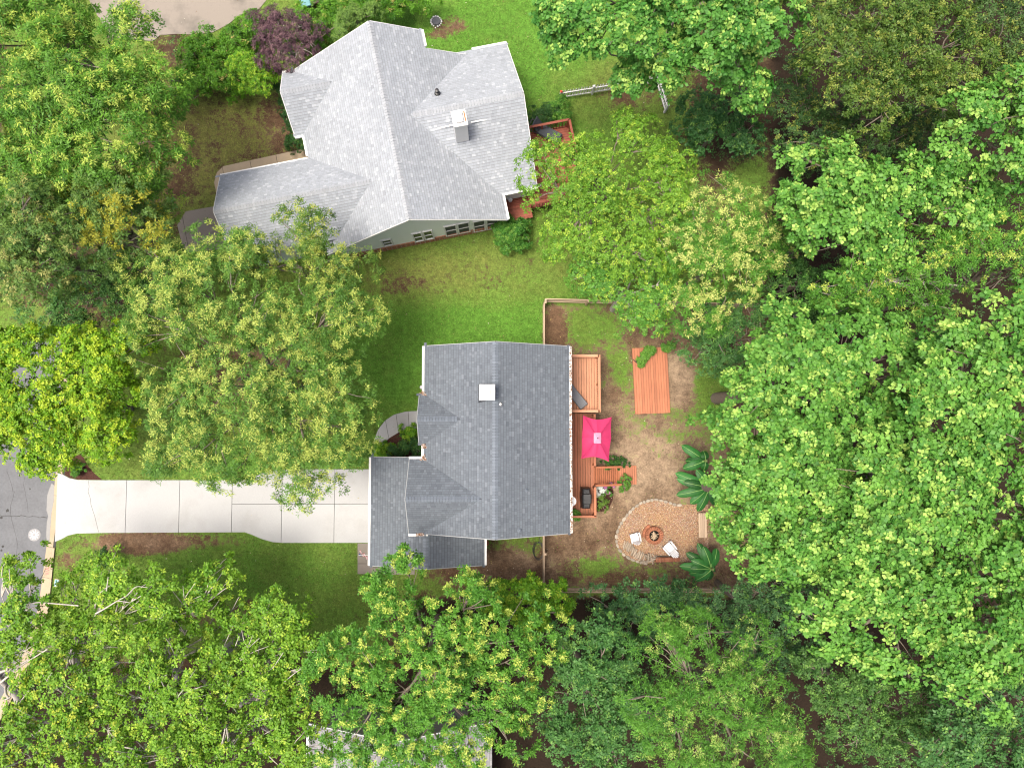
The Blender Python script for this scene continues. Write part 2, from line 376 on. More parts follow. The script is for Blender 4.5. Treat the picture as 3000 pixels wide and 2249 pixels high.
# ------------------------------------------------------------------ ground
def build_ground():
    xs = np.concatenate([[-700, -300, -120, -60], np.arange(-36, 38.01, .4), [60, 120, 300, 700]])
    ys = np.concatenate([[-700, -300, -120, -60], np.arange(-26, 32.01, .4), [60, 120, 300, 700]])
    X, Y = np.meshgrid(xs, ys); nx, ny = len(xs), len(ys)
    v = np.stack([X.ravel(), Y.ravel(), np.zeros(nx * ny)], 1)
    i = np.arange((nx - 1) * (ny - 1)); a = (i // (nx - 1)) * nx + i % (nx - 1)
    f = np.stack([a, a + 1, a + nx + 1, a + nx], 1)
    me = bpy.data.meshes.new('ground')
    me.vertices.add(len(v)); me.vertices.foreach_set('co', v.astype('f').ravel())
    me.loops.add(f.size); me.loops.foreach_set('vertex_index', f.astype('i').ravel())
    me.polygons.add(len(f)); me.polygons.foreach_set('loop_start', np.arange(0, f.size, 4, dtype='i'))
    me.update(calc_edges=True)
    q = pix(np.clip(v, -60, 60)); g, s, l, d = fields(q[:, 0], q[:, 1])
    at = me.attributes.new('soil', 'FLOAT_COLOR', 'POINT')
    at.data.foreach_set('color', np.stack([g, s, l, d], 1).astype('f').ravel())
    t = NT('ground'); p = t.pos(); A = t.attr('soil'); sep = t.new('ShaderNodeSeparateColor'); t.link(A.outputs['Color'], sep.inputs[0])
    G, S, L, D = sep.outputs[0], sep.outputs[1], sep.outputs[2], A.outputs['Alpha']
    n1 = t.noise(p, .7, 6, .68); n2 = t.noise(p, 3.2, 6, .75); n3 = t.noise(p, 11, 5, .75); n4 = t.noise(p, .25, 3)
    cov = t.math('ADD', G, t.math('ADD', t.math('MULTIPLY', t.math('SUBTRACT', n1, .5), 1.1), t.math('MULTIPLY', t.math('SUBTRACT', n2, .5), 1.3)))
    cov = t.math('ADD', cov, t.math('MULTIPLY', t.math('SUBTRACT', n3, .5), .55))
    grassf = t.ramp(cov, [(.42, 0), (.62, 1)])
    sf = t.ramp(t.math('ADD', S, t.math('MULTIPLY', t.math('SUBTRACT', n1, .5), .9)), [(.25, 0), (.75, 1)])
    soil = t.mix(sf, (.125, .076, .046), (.245, .178, .12))
    soil = t.mix(1.0, soil, t.ramp(n2, [(.3, .5), (.7, 1.35)]), 'MULTIPLY')
    soil = t.mix(1.0, soil, t.ramp(n1, [(.3, .7), (.7, 1.2)]), 'MULTIPLY')
    soil = t.mix(1.0, soil, t.ramp(n3, [(.3, .6), (.7, 1.35)]), 'MULTIPLY')
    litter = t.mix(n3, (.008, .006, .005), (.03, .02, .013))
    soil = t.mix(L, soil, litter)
    dr = t.ramp(t.math('ADD', D, t.math('MULTIPLY', t.math('SUBTRACT', n1, .5), .8)), [(.2, 0), (.9, 1)])
    gr = t.mix(dr, (.072, .165, .022), (.135, .135, .038))
    gr = t.mix(1.0, gr, t.ramp(n2, [(.3, .62), (.7, 1.35)]), 'MULTIPLY')
    gr = t.mix(1.0, gr, t.ramp(n3, [(.3, .55), (.7, 1.45)]), 'MULTIPLY')
    gr = t.mix(1.0, gr, t.ramp(n4, [(.3, .88), (.7, 1.12)]), 'MULTIPLY')
    t.bump(n3, .5, .03)
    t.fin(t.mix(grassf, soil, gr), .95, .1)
    me.materials.append(t.m)
    o = bpy.data.objects.new('ground', me); col.objects.link(o); props(o, kind='structure')
build_ground()

# ------------------------------------------------------------------ paved sheets with their slabs
def slabs(base, poly_px, cuts_x, cuts_y, mat, z0, z1, jn=.012, name='concrete_slab', rot=0.0):
    """cut a paved outline at joint lines (world metres, in a frame turned by rot) into slabs with a gap"""
    c, s = math.cos(rot), math.sin(rot)
    W = [(x * c + y * s, -x * s + y * c) for x, y in wpoly(poly_px)]
    xs = [-999] + sorted(cuts_x) + [999]
    for a, b in zip(xs, xs[1:]):
        ys = [-999] + sorted(cuts_y(a, b) if callable(cuts_y) else cuts_y) + [999]
        for e, f in zip(ys, ys[1:]):
            q = W
            for A, B, C in ((-1, 0, -(a + jn)), (1, 0, b - jn), (0, -1, -(e + jn)), (0, 1, f - jn)):
                if q: q = clip(q, A, B, C)
            if len(q) < 3: continue
            ar = abs(sum(q[i][0] * q[i - 1][1] - q[i - 1][0] * q[i][1] for i in range(len(q)))) / 2
            if ar < .15: continue
            dz = RNG.uniform(0, .004)
            MB().prism([(x * c - y * s, x * s + y * c) for x, y in q], z0, z1 + dz).build(name, mat, base)
def paved(name, poly_px, z): 
    return structure(name, MB().prism(wpoly(poly_px), -.05, z), 'joint')
X = lambda px, py=1480: P(px, py).x
Y = lambda py, px=500: P(px, py).y
drive = paved('driveway', DRIVE, .006)
slabs(drive, DRIVE, [X(370), X(526), X(680), X(826), X(980)], lambda a, b: [Y(1476, 800)] if a > X(600) else [], 'concrete', .007, .035)
nd = paved('neighbor_driveway', NDRIVE, .006)
slabs(nd, NDRIVE, [-24.0, -20.9, -17.6], [20.1, 22.8], 'old_concrete', .007, .035, rot=math.radians(22))
fw = paved('front_walk', FWALK, .006)
def walk_slabs(base, poly, n, mat, name='concrete_slab'):
    """curved walk: two matching edges, cut across into n slabs"""
    k = len(poly) // 2; A = wpoly(poly[:k]); B = list(reversed(wpoly(poly[len(poly) - k:])))
    def along(L, t):
        d = [0]
        for i in range(1, len(L)): d.append(d[-1] + math.dist(L[i], L[i - 1]))
        u = t * d[-1]
        for i in range(1, len(L)):
            if u <= d[i] + 1e-9:
                f = (u - d[i - 1]) / (d[i] - d[i - 1]); return (L[i - 1][0] + (L[i][0] - L[i - 1][0]) * f, L[i - 1][1] + (L[i][1] - L[i - 1][1]) * f)
        return L[-1]
    for i in range(n):
        t0, t1 = i / n + .003, (i + 1) / n - .003; ts = [t0 + (t1 - t0) * j / 4 for j in range(5)]
        MB().prism([along(A, t) for t in ts] + [along(B, t) for t in reversed(ts)], .007, .032 + RNG.uniform(0, .003)).build(name, mat, base)
walk_slabs(fw, FWALK, 6, 'concrete')
sw = paved('side_walk', SWALK, .006)
slabs(sw, SWALK, [P(1120, 1675).x, P(1162, 1675).x], lambda a, b: [P(1060, 1650).y] if a < -50 else [], 'old_concrete', .007, .035)
nw = paved('neighbor_walk', NWALK, .006)
slabs(nw, NWALK, [-13.9, -12.3, -10.7, -9.2, -7.6], [], 'tan_concrete', .007, .032, rot=math.radians(11.6))
nd2 = paved('neighbor_garage_apron', NDRIVE2, .006)
slabs(nd2, NDRIVE2, [-15.0], [], 'old_concrete', .007, .03, rot=math.radians(11.6))
street = structure('street', MB().prism(wpoly(STREET), -.05, .004), 'asphalt')
# gutter strip along the street and the low kerb beyond the driveway mouth
GUT = [(182, 1000), (174, 1300), (157, 1450), (137, 1600), (113, 1780), (72, 1910), (17, 2020), (-43, 2130)]
gi = wpoly(GUT); go = wpoly([(x + 26 + (6 if y > 1600 else 0), y + 4) for x, y in GUT])
def strip(mb, A, B, z0, z1, gap=0.0):
    for i in range(len(A) - 1): mb.prism([A[i], A[i + 1], B[i + 1], B[i]], z0, z1)
gut = structure('gutter_strip', MB().prism(gi + list(reversed(go)), -.05, .012), 'joint')
def lerp2(a, b, t): return (a[0] + (b[0] - a[0]) * t, a[1] + (b[1] - a[1]) * t)
for i in range(len(gi) - 1):
    n = max(1, round(math.dist(gi[i], gi[i + 1]) / 2.2))
    for k in range(n):
        a, b = k / n + .003, (k + 1) / n - .003
        A0, A1, B0, B1 = lerp2(gi[i], gi[i + 1], a), lerp2(gi[i], gi[i + 1], b), lerp2(go[i], go[i + 1], a), lerp2(go[i], go[i + 1], b)
        MB().prism([A0, A1, lerp2(A1, B1, .72), lerp2(A0, B0, .72)], .013, .022).build('gutter_slab', 'tan_concrete', gut)
        if not (-6.9 < (A0[1] + A1[1]) / 2 < -2.0):
            MB().prism([lerp2(A0, B0, .73), lerp2(A1, B1, .73), B1, B0], .013, .10).build('kerb_stone', 'tan_concrete', gut)
for i, m in enumerate(MULCH): structure('mulch_bed', MB().prism(wpoly(m), -.04, .009), 'mulch_bed')
m_plain('patio_fines', (.27, .195, .12), .95, .1, .25, 5, bump=.4)
structure('patio', MB().prism(wpoly(PATIO), -.04, .012), 'patio_fines')
def wet():
    t = NT('wet_concrete'); t.fin(t.mix(t.noise(t.pos(), 3, 4), (.075, .075, .078), (.11, .108, .105)), .35, .5)
    pts = [(152, 1415), (160, 1420), (158, 1470), (152, 1500), (148, 1550), (146, 1585), (140, 1590), (136, 1570), (138, 1530), (142, 1510), (137, 1495), (139, 1450), (146, 1430)]
    MB().prism(wpoly(pts), .0235, .0245).build('wet_patch', 'wet_concrete', gut)
wet()

# ------------------------------------------------------------------ shingled roofs
EXPO = .145
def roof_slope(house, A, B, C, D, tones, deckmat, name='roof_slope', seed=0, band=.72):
    """A-B eave, D-C ridge; one deck slab (part) that carries its overlapping shingle tabs (stuff)"""
    r = np.random.default_rng(100 + seed)
    A, B, C, D = map(Vector, (A, B, C, D))
    e = (B - A).normalized(); s = (D - A) - e * (D - A).dot(e); s.normalize(); n = e.cross(s)
    if n.z < 0: n = -n
    deck = MB(); lo = [p - n * .14 for p in (A, B, C, D)]
    deck.add([A, B, C, D] + lo, [(0, 1, 2, 3), (7, 6, 5, 4), (0, 4, 5, 1), (1, 5, 6, 2), (2, 6, 7, 3), (3, 7, 4, 0)])
    part = deck.build(name, deckmat, house)
    Q = [((p - A).dot(e), (p - A).dot(s)) for p in (A, B, C, D)]
    planes = []
    for i in range(4):
        (x0, y0), (x1, y1) = Q[i], Q[(i + 1) % 4]
        planes.append((y1 - y0, -(x1 - x0), (y1 - y0) * x0 - (x1 - x0) * y0))
    xmin, xmax = min(q[0] for q in Q), max(q[0] for q in Q); tmax = max(q[1] for q in Q)
    mb = MB(); t0 = -.02; row = 0
    drift = r.uniform(0, 9, 3)
    while t0 < tmax:
        t1 = t0 + EXPO; x = xmin - r.uniform(0, .3)
        while x < xmax:
            wd = r.choice([.11, .16, .17, .2, .24]); x1 = x + wd
            poly = [(x + .003, t0), (x1 - .003, t0), (x1 - .003, t1 + .01), (x + .003, t1 + .01)]
            inside = all(a * px + b * py <= c + 1e-6 for a, b, c in planes for px, py in poly)
            if not inside and t0 > 0:
                for a, b, c in planes:
                    if poly: poly = clip(poly, a, b, c)
            if len(poly) >= 3:
                lift = r.uniform(.012, .022)
                def pt(q, h=None):
                    f = min(max((q[1] - t0) / EXPO, 0), 1)
                    return A + e * q[0] + s * q[1] + n * ((lift * (1 - f) + .006 * f) if h is None else h)
                k = r.choice(len(tones), p=[t[1] for t in tones]); base = np.array(tones[k][0])
                g = r.normal(1, .035) * (1 + .04 * math.sin(x * .9 + drift[0]) * math.sin(t0 * 1.3 + drift[1]))
                c = tuple(np.clip(base * g, 0, 1))
                # lower face of the tab, then a darker head band: course shadow painted in, as laminated shingles print it
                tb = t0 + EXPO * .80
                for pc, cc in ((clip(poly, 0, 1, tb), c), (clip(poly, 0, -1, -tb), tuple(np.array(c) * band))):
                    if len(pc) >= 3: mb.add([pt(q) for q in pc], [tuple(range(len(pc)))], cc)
                lows = [q for q in poly if abs(q[1] - t0) < 1e-6]
                if len(lows) == 2:
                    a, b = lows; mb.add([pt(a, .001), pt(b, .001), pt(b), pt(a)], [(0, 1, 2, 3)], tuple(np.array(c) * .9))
            x = x1
        t0 = t1; row += 1
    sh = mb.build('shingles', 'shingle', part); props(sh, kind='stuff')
    return part
def ridge_caps(house, a, b, pitch_l, pitch_r, mat, wd=.15):
    """folded cap shingles one by one along a ridge from a to b"""
    a, b = Vector(a), Vector(b); d = b - a; L = d.length; x = d.normalized()
    m = MB(); h, l = .05, EXPO * .80
    for k, (z0, z1) in enumerate(((.004, .022),)):
        P0 = [(0, 0, z1 + .006), (l, 0, z0 + .006)]
        yl, yr = wd, -wd
        vs = [(0, yl, z1 - wd * pitch_l), (0, yl * .25, z1 + .004 - wd * .25 * pitch_l), (0, 0, z1 + .006), (0, yr * .25, z1 + .004 - wd * .25 * pitch_r), (0, yr, z1 - wd * pitch_r)]
        vs += [(l, v[1], v[2] - (z1 - z0)) for v in vs] + [(0, yl, z1 - wd * pitch_l - h), (0, yr, z1 - wd * pitch_r - h), (0, 0, z1 - h * .6)]
        fs = [(i, i + 1, i + 6, i + 5) for i in range(4)] + [(0, 10, 12, 2, 1), (2, 12, 11, 4, 3), (0, 5, 10), (4, 11, 9)]
        m.add(vs, fs)
    me = m.mesh('ridge_cap'); me.materials.append(MATS[mat])
    rz = math.atan2(x.y, x.x); n = int(L / EXPO)
    for i in range(n):
        p = a + x * (i * L / n)
        put('ridge_cap', me, None, p + Vector((0, 0, .012 + random.uniform(-.003, .004))), house, rot=(0, 0, rz + random.uniform(-.012, .012)))
m_plain('cap_dark', (.135, .156, .187), .9, .2, .12, 30, rnd=.12)  # paler than the shingles: brightness of the up-facing ridge painted into the tone
m_plain('cap_light', (.285, .302, .326), .9, .2, .1, 30, rnd=.08)
DARK = [((.104, .119, .140), .54), ((.112, .128, .150), .27), ((.093, .106, .126), .12), ((.130, .146, .17), .07)]
LIGHT = [((.252, .273, .302), .54), ((.27, .291, .32), .26), ((.232, .252, .28), .12), ((.315, .336, .365), .08)]
GREY = [((.21, .21, .215), .5), ((.25, .25, .255), .3), ((.17, .17, .175), .2)]

def gable_body(mb, fr, u0, u1, v0, v1, zt, zr, along):
    """walls with a gabled top; fr(u,v,z) -> world. along 'v': ridge runs in v"""
    if along == 'v':
        m = (u0 + u1) / 2; L = [(u0, v0, 0), (u1, v0, 0), (u1, v0, zt), (m, v0, zr), (u0, v0, zt)]; R = [(a, v1, c) for a, b, c in L]
    else:
        m = (v0 + v1) / 2; L = [(u0, v1, 0), (u0, v0, 0), (u0, v0, zt), (u0, m, zr), (u0, v1, zt)]; R = [(u1, b, c) for a, b, c in L]
    vs = [fr(*p) for p in L + R]
    mb.add(vs, [(0, 1, 2, 3, 4), (9, 8, 7, 6, 5), (0, 5, 6, 1), (1, 6, 7, 2), (2, 7, 8, 3), (3, 8, 9, 4), (4, 9, 5, 0)])
def window(house, fr, c, along, wd, ht, out, mat='glass', mull=1):
    """c = (u,v,z) centre on the wall; along/out are unit (u,v) directions"""
    u, v, z = c; A = Vector((*along, 0)); O = Vector((*out, 0))
    def w(a, o, zz): q = Vector((u, v, 0)) + A * a + O * o; return fr(q.x, q.y, z + zz)
    def slab(a0, a1, z0, z1, o0, o1):
        return [w(a0, o0, z0), w(a1, o0, z0), w(a1, o0, z1), w(a0, o0, z1), w(a0, o1, z0), w(a1, o1, z0), w(a1, o1, z1), w(a0, o1, z1)]
    FS = [(3, 2, 1, 0), (4, 5, 6, 7), (0, 1, 5, 4), (1, 2, 6, 5), (2, 3, 7, 6), (3, 0, 4, 7)]
    f = MB(); t = .07
    for b in ((-wd / 2, wd / 2, ht / 2 - t, ht / 2), (-wd / 2, wd / 2, -ht / 2, -ht / 2 + t * 1.4), (-wd / 2, -wd / 2 + t, -ht / 2 + t * 1.4, ht / 2 - t), (wd / 2 - t, wd / 2, -ht / 2 + t * 1.4, ht / 2 - t)):
        f.add(slab(*b, .002, .07), FS)
    for k in range(mull):
        zc = -ht / 2 + ht * (k + 1) / (mull + 1); f.add(slab(-wd / 2 + t, wd / 2 - t, zc - .025, zc + .025, .004, .055), FS)
    fo = f.build('window', 'white_trim', house)
    g = MB(); g.add(slab(-wd / 2 + t, wd / 2 - t, -ht / 2 + t, ht / 2 - t, -.03, .03), FS); g.build('pane', mat, fo)
    return fo

# ------------------------------------------------------------------ the house with the dark roof
def main_house():
    h = thing('house', 'house with dark blue-grey shingle roof and square white chimney beside the long driveway', 'house', (0, -.6, 0))
    ze, zr = 4.6, 6.5
    xw, xe, yn, ys, xr = -3.57, 3.68, 4.04, -5.22, -.03
    pw, pe = (zr - ze) / (xr - xw), (zr - ze) / (xe - xr)
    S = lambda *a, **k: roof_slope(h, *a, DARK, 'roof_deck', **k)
    S((xw, yn, ze), (xw, ys, ze), (xr, ys, zr), (xr, yn, zr), seed=1)
    S((xe, ys, ze), (xe, yn, ze), (xr, yn, zr), (xr, ys, zr), seed=2)
    # steep gable over the garage (faces west) and the entry gable
    def gable(x0, x1, yc, half, zlo, zhi, sd):
        S((x0, yc + half, zlo), (x1, yc + half, zlo), (x1, yc, zhi), (x0, yc, zhi), seed=sd)
        S((x1, yc - half, zlo), (x0, yc - half, zlo), (x0, yc, zhi), (x1, yc, zhi), seed=sd + 1)
        return (zhi - zlo) / half
    g1 = gable(-4.27, -.62, -3.39, 1.83, ze - .02, 6.17, 3)
    g2 = gable(-3.80, -1.75, .40, 1.26, ze - .01, 5.62, 5)
    # low garage roof
    ge, gr, gx = 2.6, 3.55, -3.55
    S((-6.51, -1.56, ge), (-6.51, -7.14, ge), (gx, -7.14, gr), (gx, -1.56, gr), seed=7)
    S((-.58, -7.14, ge), (-.58, -4.6, ge), (gx, -4.6, gr), (gx, -7.14, gr), seed=8)
    ridge_caps(h, (xr, ys + .02, zr), (xr, yn, zr), pw, pe, 'cap_dark', .14)
    ridge_caps(h, (-4.25, -3.39, 6.17), (-.75, -3.39, 6.17), g1, g1, 'cap_dark', .13)
    ridge_caps(h, (-3.79, .40, 5.62), (-1.85, .40, 5.62), g2, g2, 'cap_dark', .13)
    ridge_caps(h, (gx, -7.12, gr), (gx, -5.15, gr), .32, .32, 'cap_dark', .14)
    I = lambda u, v, z: Vector((u, v, z))
    wl = MB(); gable_body(wl, I, xw + .35, xe - .35, ys + .3, yn - .3, ze + .05, zr - .16, 'v')
    wl.build('wall', 'tan_lap', h)
    wl = MB(); gable_body(wl, I, -3.97, -1.5, -5.0, -1.78, ze + .0, 6.0, 'u'); wl.build('wall', 'tan_lap', h)
    wl = MB(); gable_body(wl, I, -6.2, -.9, -6.85, -1.85, ge - .02, gr - .15, 'v'); wl.build('wall', 'tan_lap', h)
    # garage door with its panels, entry posts and door, windows
    gd = MB().box((-6.22, -4.1, 1.06), (.06, 4.2, 2.1)).build('garage_door', 'white_trim', h)
    for r in range(4):
        for k in range(8):
            MB().box((-6.262, -5.92 + k * .52, .30 + r * .52), (.02, .44, .42)).build('panel', 'white_trim', gd)
    dr = MB().box((-3.25, .4, 1.05), (.08, .95, 2.1)).build('door', 'brown_bin', h)
    MB().lathe([(.02, 0), (.035, .02), (.02, .05)], (-3.31, .75, 1.0), 8).build('handle', 'steel', dr)
    for y in (-.62, 1.42): MB().box((-3.72, y, 2.28), (.14, .14, 4.5)).build('porch_post', 'white_trim', h)
    MB().box((-3.5, .4, .06), (.9, 2.3, .12)).build('porch_floor', 'concrete', h)
    for y, z, wd in ((2.6, 1.6, 1.2), (-3.39, 4.5, 1.0)):
        window(h, I, (-3.22 if y > 0 else -3.97, y, z), (0, 1), wd, 1.3, (-1, 0))
    for y in (2.6, -1.0, -3.6): window(h, I, (3.33, y, 3.0), (0, 1), 1.2, 1.3, (1, 0))
    # white gutters and rake boards
    def gutter(a, b, nm='gutter'): return MB().bar(Vector(a), Vector(b), .11, .10).build(nm, 'white_trim', h)
    gutter((xw - .06, yn, ze - .03), (xw - .06, 1.72, ze - .03)); gutter((xw - .06, -.9, ze - .03), (xw - .06, -1.5, ze - .03))
    eg = gutter((xe + .05, yn, ze - .03), (xe + .05, ys, ze - .03))
    gutter((-4.3, -1.5, ze - .05), (-3.66, -1.5, ze - .05)); gutter((-4.3, -5.28, ze - .05), (-3.35, -5.28, ze - .05))
    gutter((-.53, -7.14, ge - .03), (-.53, -5.2, ge - .03)); gutter((-6.57, -7.14, ge - .03), (-6.57, -1.56, ge - .03))
    for a, b in (((xw, yn + .02, ze), (xr, yn + .02, zr)), ((xe, yn + .02, ze), (xr, yn + .02, zr)), ((xw, ys - .02, ze), (xr, ys - .02, zr)), ((xe, ys - .02, ze), (xr, ys - .02, zr)),
                 ((-4.29, -3.39 + 1.83, ze), (-4.29, -3.39, 6.17)), ((-4.29, -3.39 - 1.83, ze), (-4.29, -3.39, 6.17)), ((-3.82, 1.66, ze), (-3.82, .4, 5.62)), ((-3.82, -.86, ze), (-3.82, .4, 5.62)),
                 ((-6.5, -7.16, ge), (gx, -7.16, gr)), ((-.6, -7.16, ge), (gx, -7.16, gr)), ((-6.5, -1.54, ge), (-4.1, -1.54, ge + .77))):
        MB().bar(Vector(a) - Vector((0, 0, .09)), Vector(b) - Vector((0, 0, .09)), .03, .14).build('rake_board', 'edge_trim', h)
    # leaf litter caught in gutters and valleys
    def litter(n, spots):
        m = MB(); rr = random.Random(5)
        for (ax, ay, az), (bx, by, bz), sp in spots:
            for _ in range(n):
                t = rr.random(); p = Vector((ax + (bx - ax) * t, ay + (by - ay) * t, az + (bz - az) * t)) + Vector((rr.gauss(0, sp), rr.gauss(0, sp), rr.uniform(.0, .05)))
                c = rr.choice([(.16, .08, .045), (.24, .14, .09), (.3, .24, .2), (.1, .06, .04), (.4, .36, .33)])
                l = rr.uniform(.025, .06); q = Matrix.Rotation(rr.uniform(0, 6.28), 3, 'Z') @ Matrix.Rotation(rr.uniform(-.6, .6), 3, 'X')
                m.add([p + q @ Vector(d) * l for d in ((-1, 0, 0), (0, -.5, 0), (1, 0, 0), (0, .5, 0))], [(0, 1, 2, 3)], c)
        props(m.build('leaf_litter', 'debris', h), kind='stuff')
    litter(420, [((xe + .05, yn, ze + .03), (xe + .05, ys, ze + .03), .025)])
    litter(90, [((-3.66, 1.75, ze + .0), (-3.5, 1.5, ze + .06), .06), ((-3.6, -.85, ze), (-3.5, -1.0, ze + .06), .05), ((-3.6, -1.45, ze + .0), (-3.5, -1.6, ze + .07), .06), ((-3.9, -5.26, ze), (-3.5, -5.26, ze), .03)])
    # chimney
    c = P(1427, 1149, 7.25)
    ch = MB().box((c.x, c.y, 6.5), (.66, .66, 1.4)).build('chimney', 'white_trim', h)
    MB().box((c.x, c.y, 7.235), (.74, .74, .07)).build('chimney_crown', 'white_trim', ch, bevel=.015)
    MB().box((c.x, c.y, 7.31), (.42, .42, .08)).box((c.x, c.y, 7.39), (.37, .37, .07), top=.8).build('flue_cap', 'white_trim', ch, bevel=.012)
    MB().box((c.x, c.y, 6.2), (.86, .86, .16), top=.85).build('flashing', 'roof_deck', ch)
    def pipe(px, py, z, r, hh, m, cap=None):
        q = P(px, py, z); o = MB().lathe([(r * 2.4, -.06), (r * 2.2, .0), (r * 1.1, .05), (r, .06), (r, hh), (r * .55, hh), (r * .55, hh - .05)], (q.x, q.y, z), 12).build('vent_pipe', m, h, smooth=False)
    pipe(1466, 1184, 6.38, .045, .25, 'steel'); pipe(1541, 1435, 5.75, .05, .1, 'cap_dark'); pipe(1521, 1553, 5.95, .05, .1, 'cap_dark')
    d = P(1672, 1467, 3.9); MB().lathe([(.02, -.05), (.16, .0), (.24, .07), (.25, .09), (.15, .03), (.02, .01)], (d.x + .02, d.y, 3.95), 18).bar((3.3, d.y, 3.9), (d.x, d.y, 3.92), .03, .03).build('satellite_dish', 'white_plastic', h)
main_house()

# ------------------------------------------------------------------ the neighbouring house with the pale roof
NB0 = P(1199, 642, 6.2); NTH = math.radians(11.75)
NU = Vector((math.cos(NTH), math.sin(NTH), 0)); NV = Vector((-math.sin(NTH), math.cos(NTH), 0))
def fr(u, v, z): q = NU * u + NV * v; return Vector((NB0.x + q.x, NB0.y + q.y, z))
def on_wall(px, py, v):
    """where the sight line of a photo pixel meets the wall plane v = const: (u, z)"""
    d = Vector(ray(px, py)); o = Vector((0, 0, CAM_H)); n = NV
    t = (v - (Vector((o.x - NB0.x, o.y - NB0.y, 0))).dot(n)) / Vector((d.x, d.y, 0)).dot(n)
    q = o + d * t; return (Vector((q.x - NB0.x, q.y - NB0.y, 0)).dot(NU), q.z)
def neighbor_house():
    b = fr(0, 5, 0); h = thing('house', 'house with pale silver-grey shingle roof, mint siding and white chimney', 'house', (b.x, b.y, 0))
    ze, zr = 3.0, 6.2
    k = (zr - ze) / 4.8
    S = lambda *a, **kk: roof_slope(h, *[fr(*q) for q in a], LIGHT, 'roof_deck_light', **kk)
    S((-4.75, 10.06, zr - 4.75 * k), (-4.75, 0, zr - 4.75 * k), (0, 0, zr), (0, 10.06, zr), seed=20)
    S((2.44, 9.1, zr - 2.44 * k), (2.44, 10.06, zr - 2.44 * k), (0, 10.06, zr), (0, 9.1, zr), seed=21)
    S((4.9, 0, zr - 4.9 * k), (4.9, 9.1, zr - 4.9 * k), (0, 9.1, zr), (0, 0, zr), seed=22)
    def gable(u0, u1, vc, half, zlo, zhi, sd):
        S((u0, vc + half, zlo), (u1, vc + half, zlo), (u1, vc, zhi), (u0, vc, zhi), seed=sd)
        S((u1, vc - half, zlo), (u0, vc - half, zlo), (u0, vc, zhi), (u1, vc, zhi), seed=sd + 1)
        return (zhi - zlo) / half
    p1 = gable(1.0, 6.78, 5.38, 4.0, 3.0, 5.5, 23)
    p2 = gable(-5.23, -2.4, 8.32, 1.76, 3.0, 4.5, 25)
    p3 = 2.2 / 2.7
    S((-9.43, 5.22, 3.08), (-1.35, 5.22, 3.08), (-1.35, 2.62, 5.2), (-9.43, 2.62, 5.2), seed=27)
    S((-1.35, .58, 5.2 - 2.04 * p3), (-9.43, .58, 5.2 - 2.04 * p3), (-9.43, 2.62, 5.2), (-1.35, 2.62, 5.2), seed=28)
    ridge_caps(h, fr(0, .02, zr), fr(0, 10.05, zr), k, k, 'cap_light'); ridge_caps(h, fr(6.76, 5.38, 5.5), fr(1.15, 5.38, 5.5), p1, p1, 'cap_light')
    ridge_caps(h, fr(-5.21, 8.32, 4.5), fr(-2.65, 8.32, 4.5), p2, p2, 'cap_light'); ridge_caps(h, fr(-9.41, 2.62, 5.2), fr(-1.6, 2.62, 5.2), p3, p3, 'cap_light')
    for bb in ((-4.35, 4.5, .47, 8.7, 3.2, 6.0, 'v'), (-2.1, 2.1, 8.0, 9.7, 4.6, 6.0, 'v'), (-1, 6.4, 1.75, 9.0, 3.15, 5.3, 'u'), (-4.85, -1, 6.95, 9.7, 3.1, 4.3, 'u'), (-9.05, -1, .95, 4.3, 3.5, 4.95, 'u')):
        m = MB(); gable_body(m, fr, *bb); m.build('wall', 'mint_lap', h)
    # brick foundation under the long south wall
    m = MB(); vs = [fr(-4.4, .41, 0), fr(4.56, .41, 0), fr(4.56, .41, .62), fr(-4.4, .41, .62), fr(-4.4, .6, 0), fr(4.56, .6, 0), fr(4.56, .6, .62), fr(-4.4, .6, .62)]
    m.add(vs, [(0, 1, 2, 3), (3, 2, 6, 7), (4, 7, 6, 5), (1, 5, 6, 2), (0, 3, 7, 4)]); m.build('foundation', 'brick_base', h)
    def wn(px0, px1, py0a, py1a, mull, mat='glass', n=1, grow=0):
        (u0, z0), (u1, z1) = on_wall(px0, py0a, .47), on_wall(px1, py1a, .47)
        wd = (u1 - u0) / n
        for i in range(n):
            window(h, fr, (u0 + wd * (i + .5), .47, (z0 + z1) / 2), (1, 0), wd - .03, abs(z0 - z1), (0, -1), mat, mull)
    wn(1113, 1155, 704, 714, 1); wn(1204, 1274, 684, 696, 1, n=2)
    wn(1298, 1379, 663, 676, 1, 'screen_mesh', 2); wn(1383, 1461, 649, 664, 1, 'screen_mesh', 2)
    def trim(a, b2, nm='gutter', wd=.11, ht=.11): MB().bar(fr(*a), fr(*b2), wd, ht).build(nm, 'white_trim', h)
    trim((-9.43, 5.26, 3.03), (-4.8, 5.26, 3.03), wd=.08); trim((-4.81, 5.38, 2.99), (-4.81, 6.5, 2.99)); trim((-5.25, 6.5, 2.97), (-4.8, 6.5, 2.97)); trim((-5.25, 10.14, 2.97), (-4.8, 10.14, 2.97))
    trim((4.96, 0, 2.9), (4.96, 1.4, 2.9)); trim((2.5, 9.2, 4.55), (2.5, 10.06, 4.55)); trim((4.9, 1.32, 2.97), (6.8, 1.32, 2.97)); trim((4.9, 9.44, 2.97), (6.8, 9.44, 2.97))
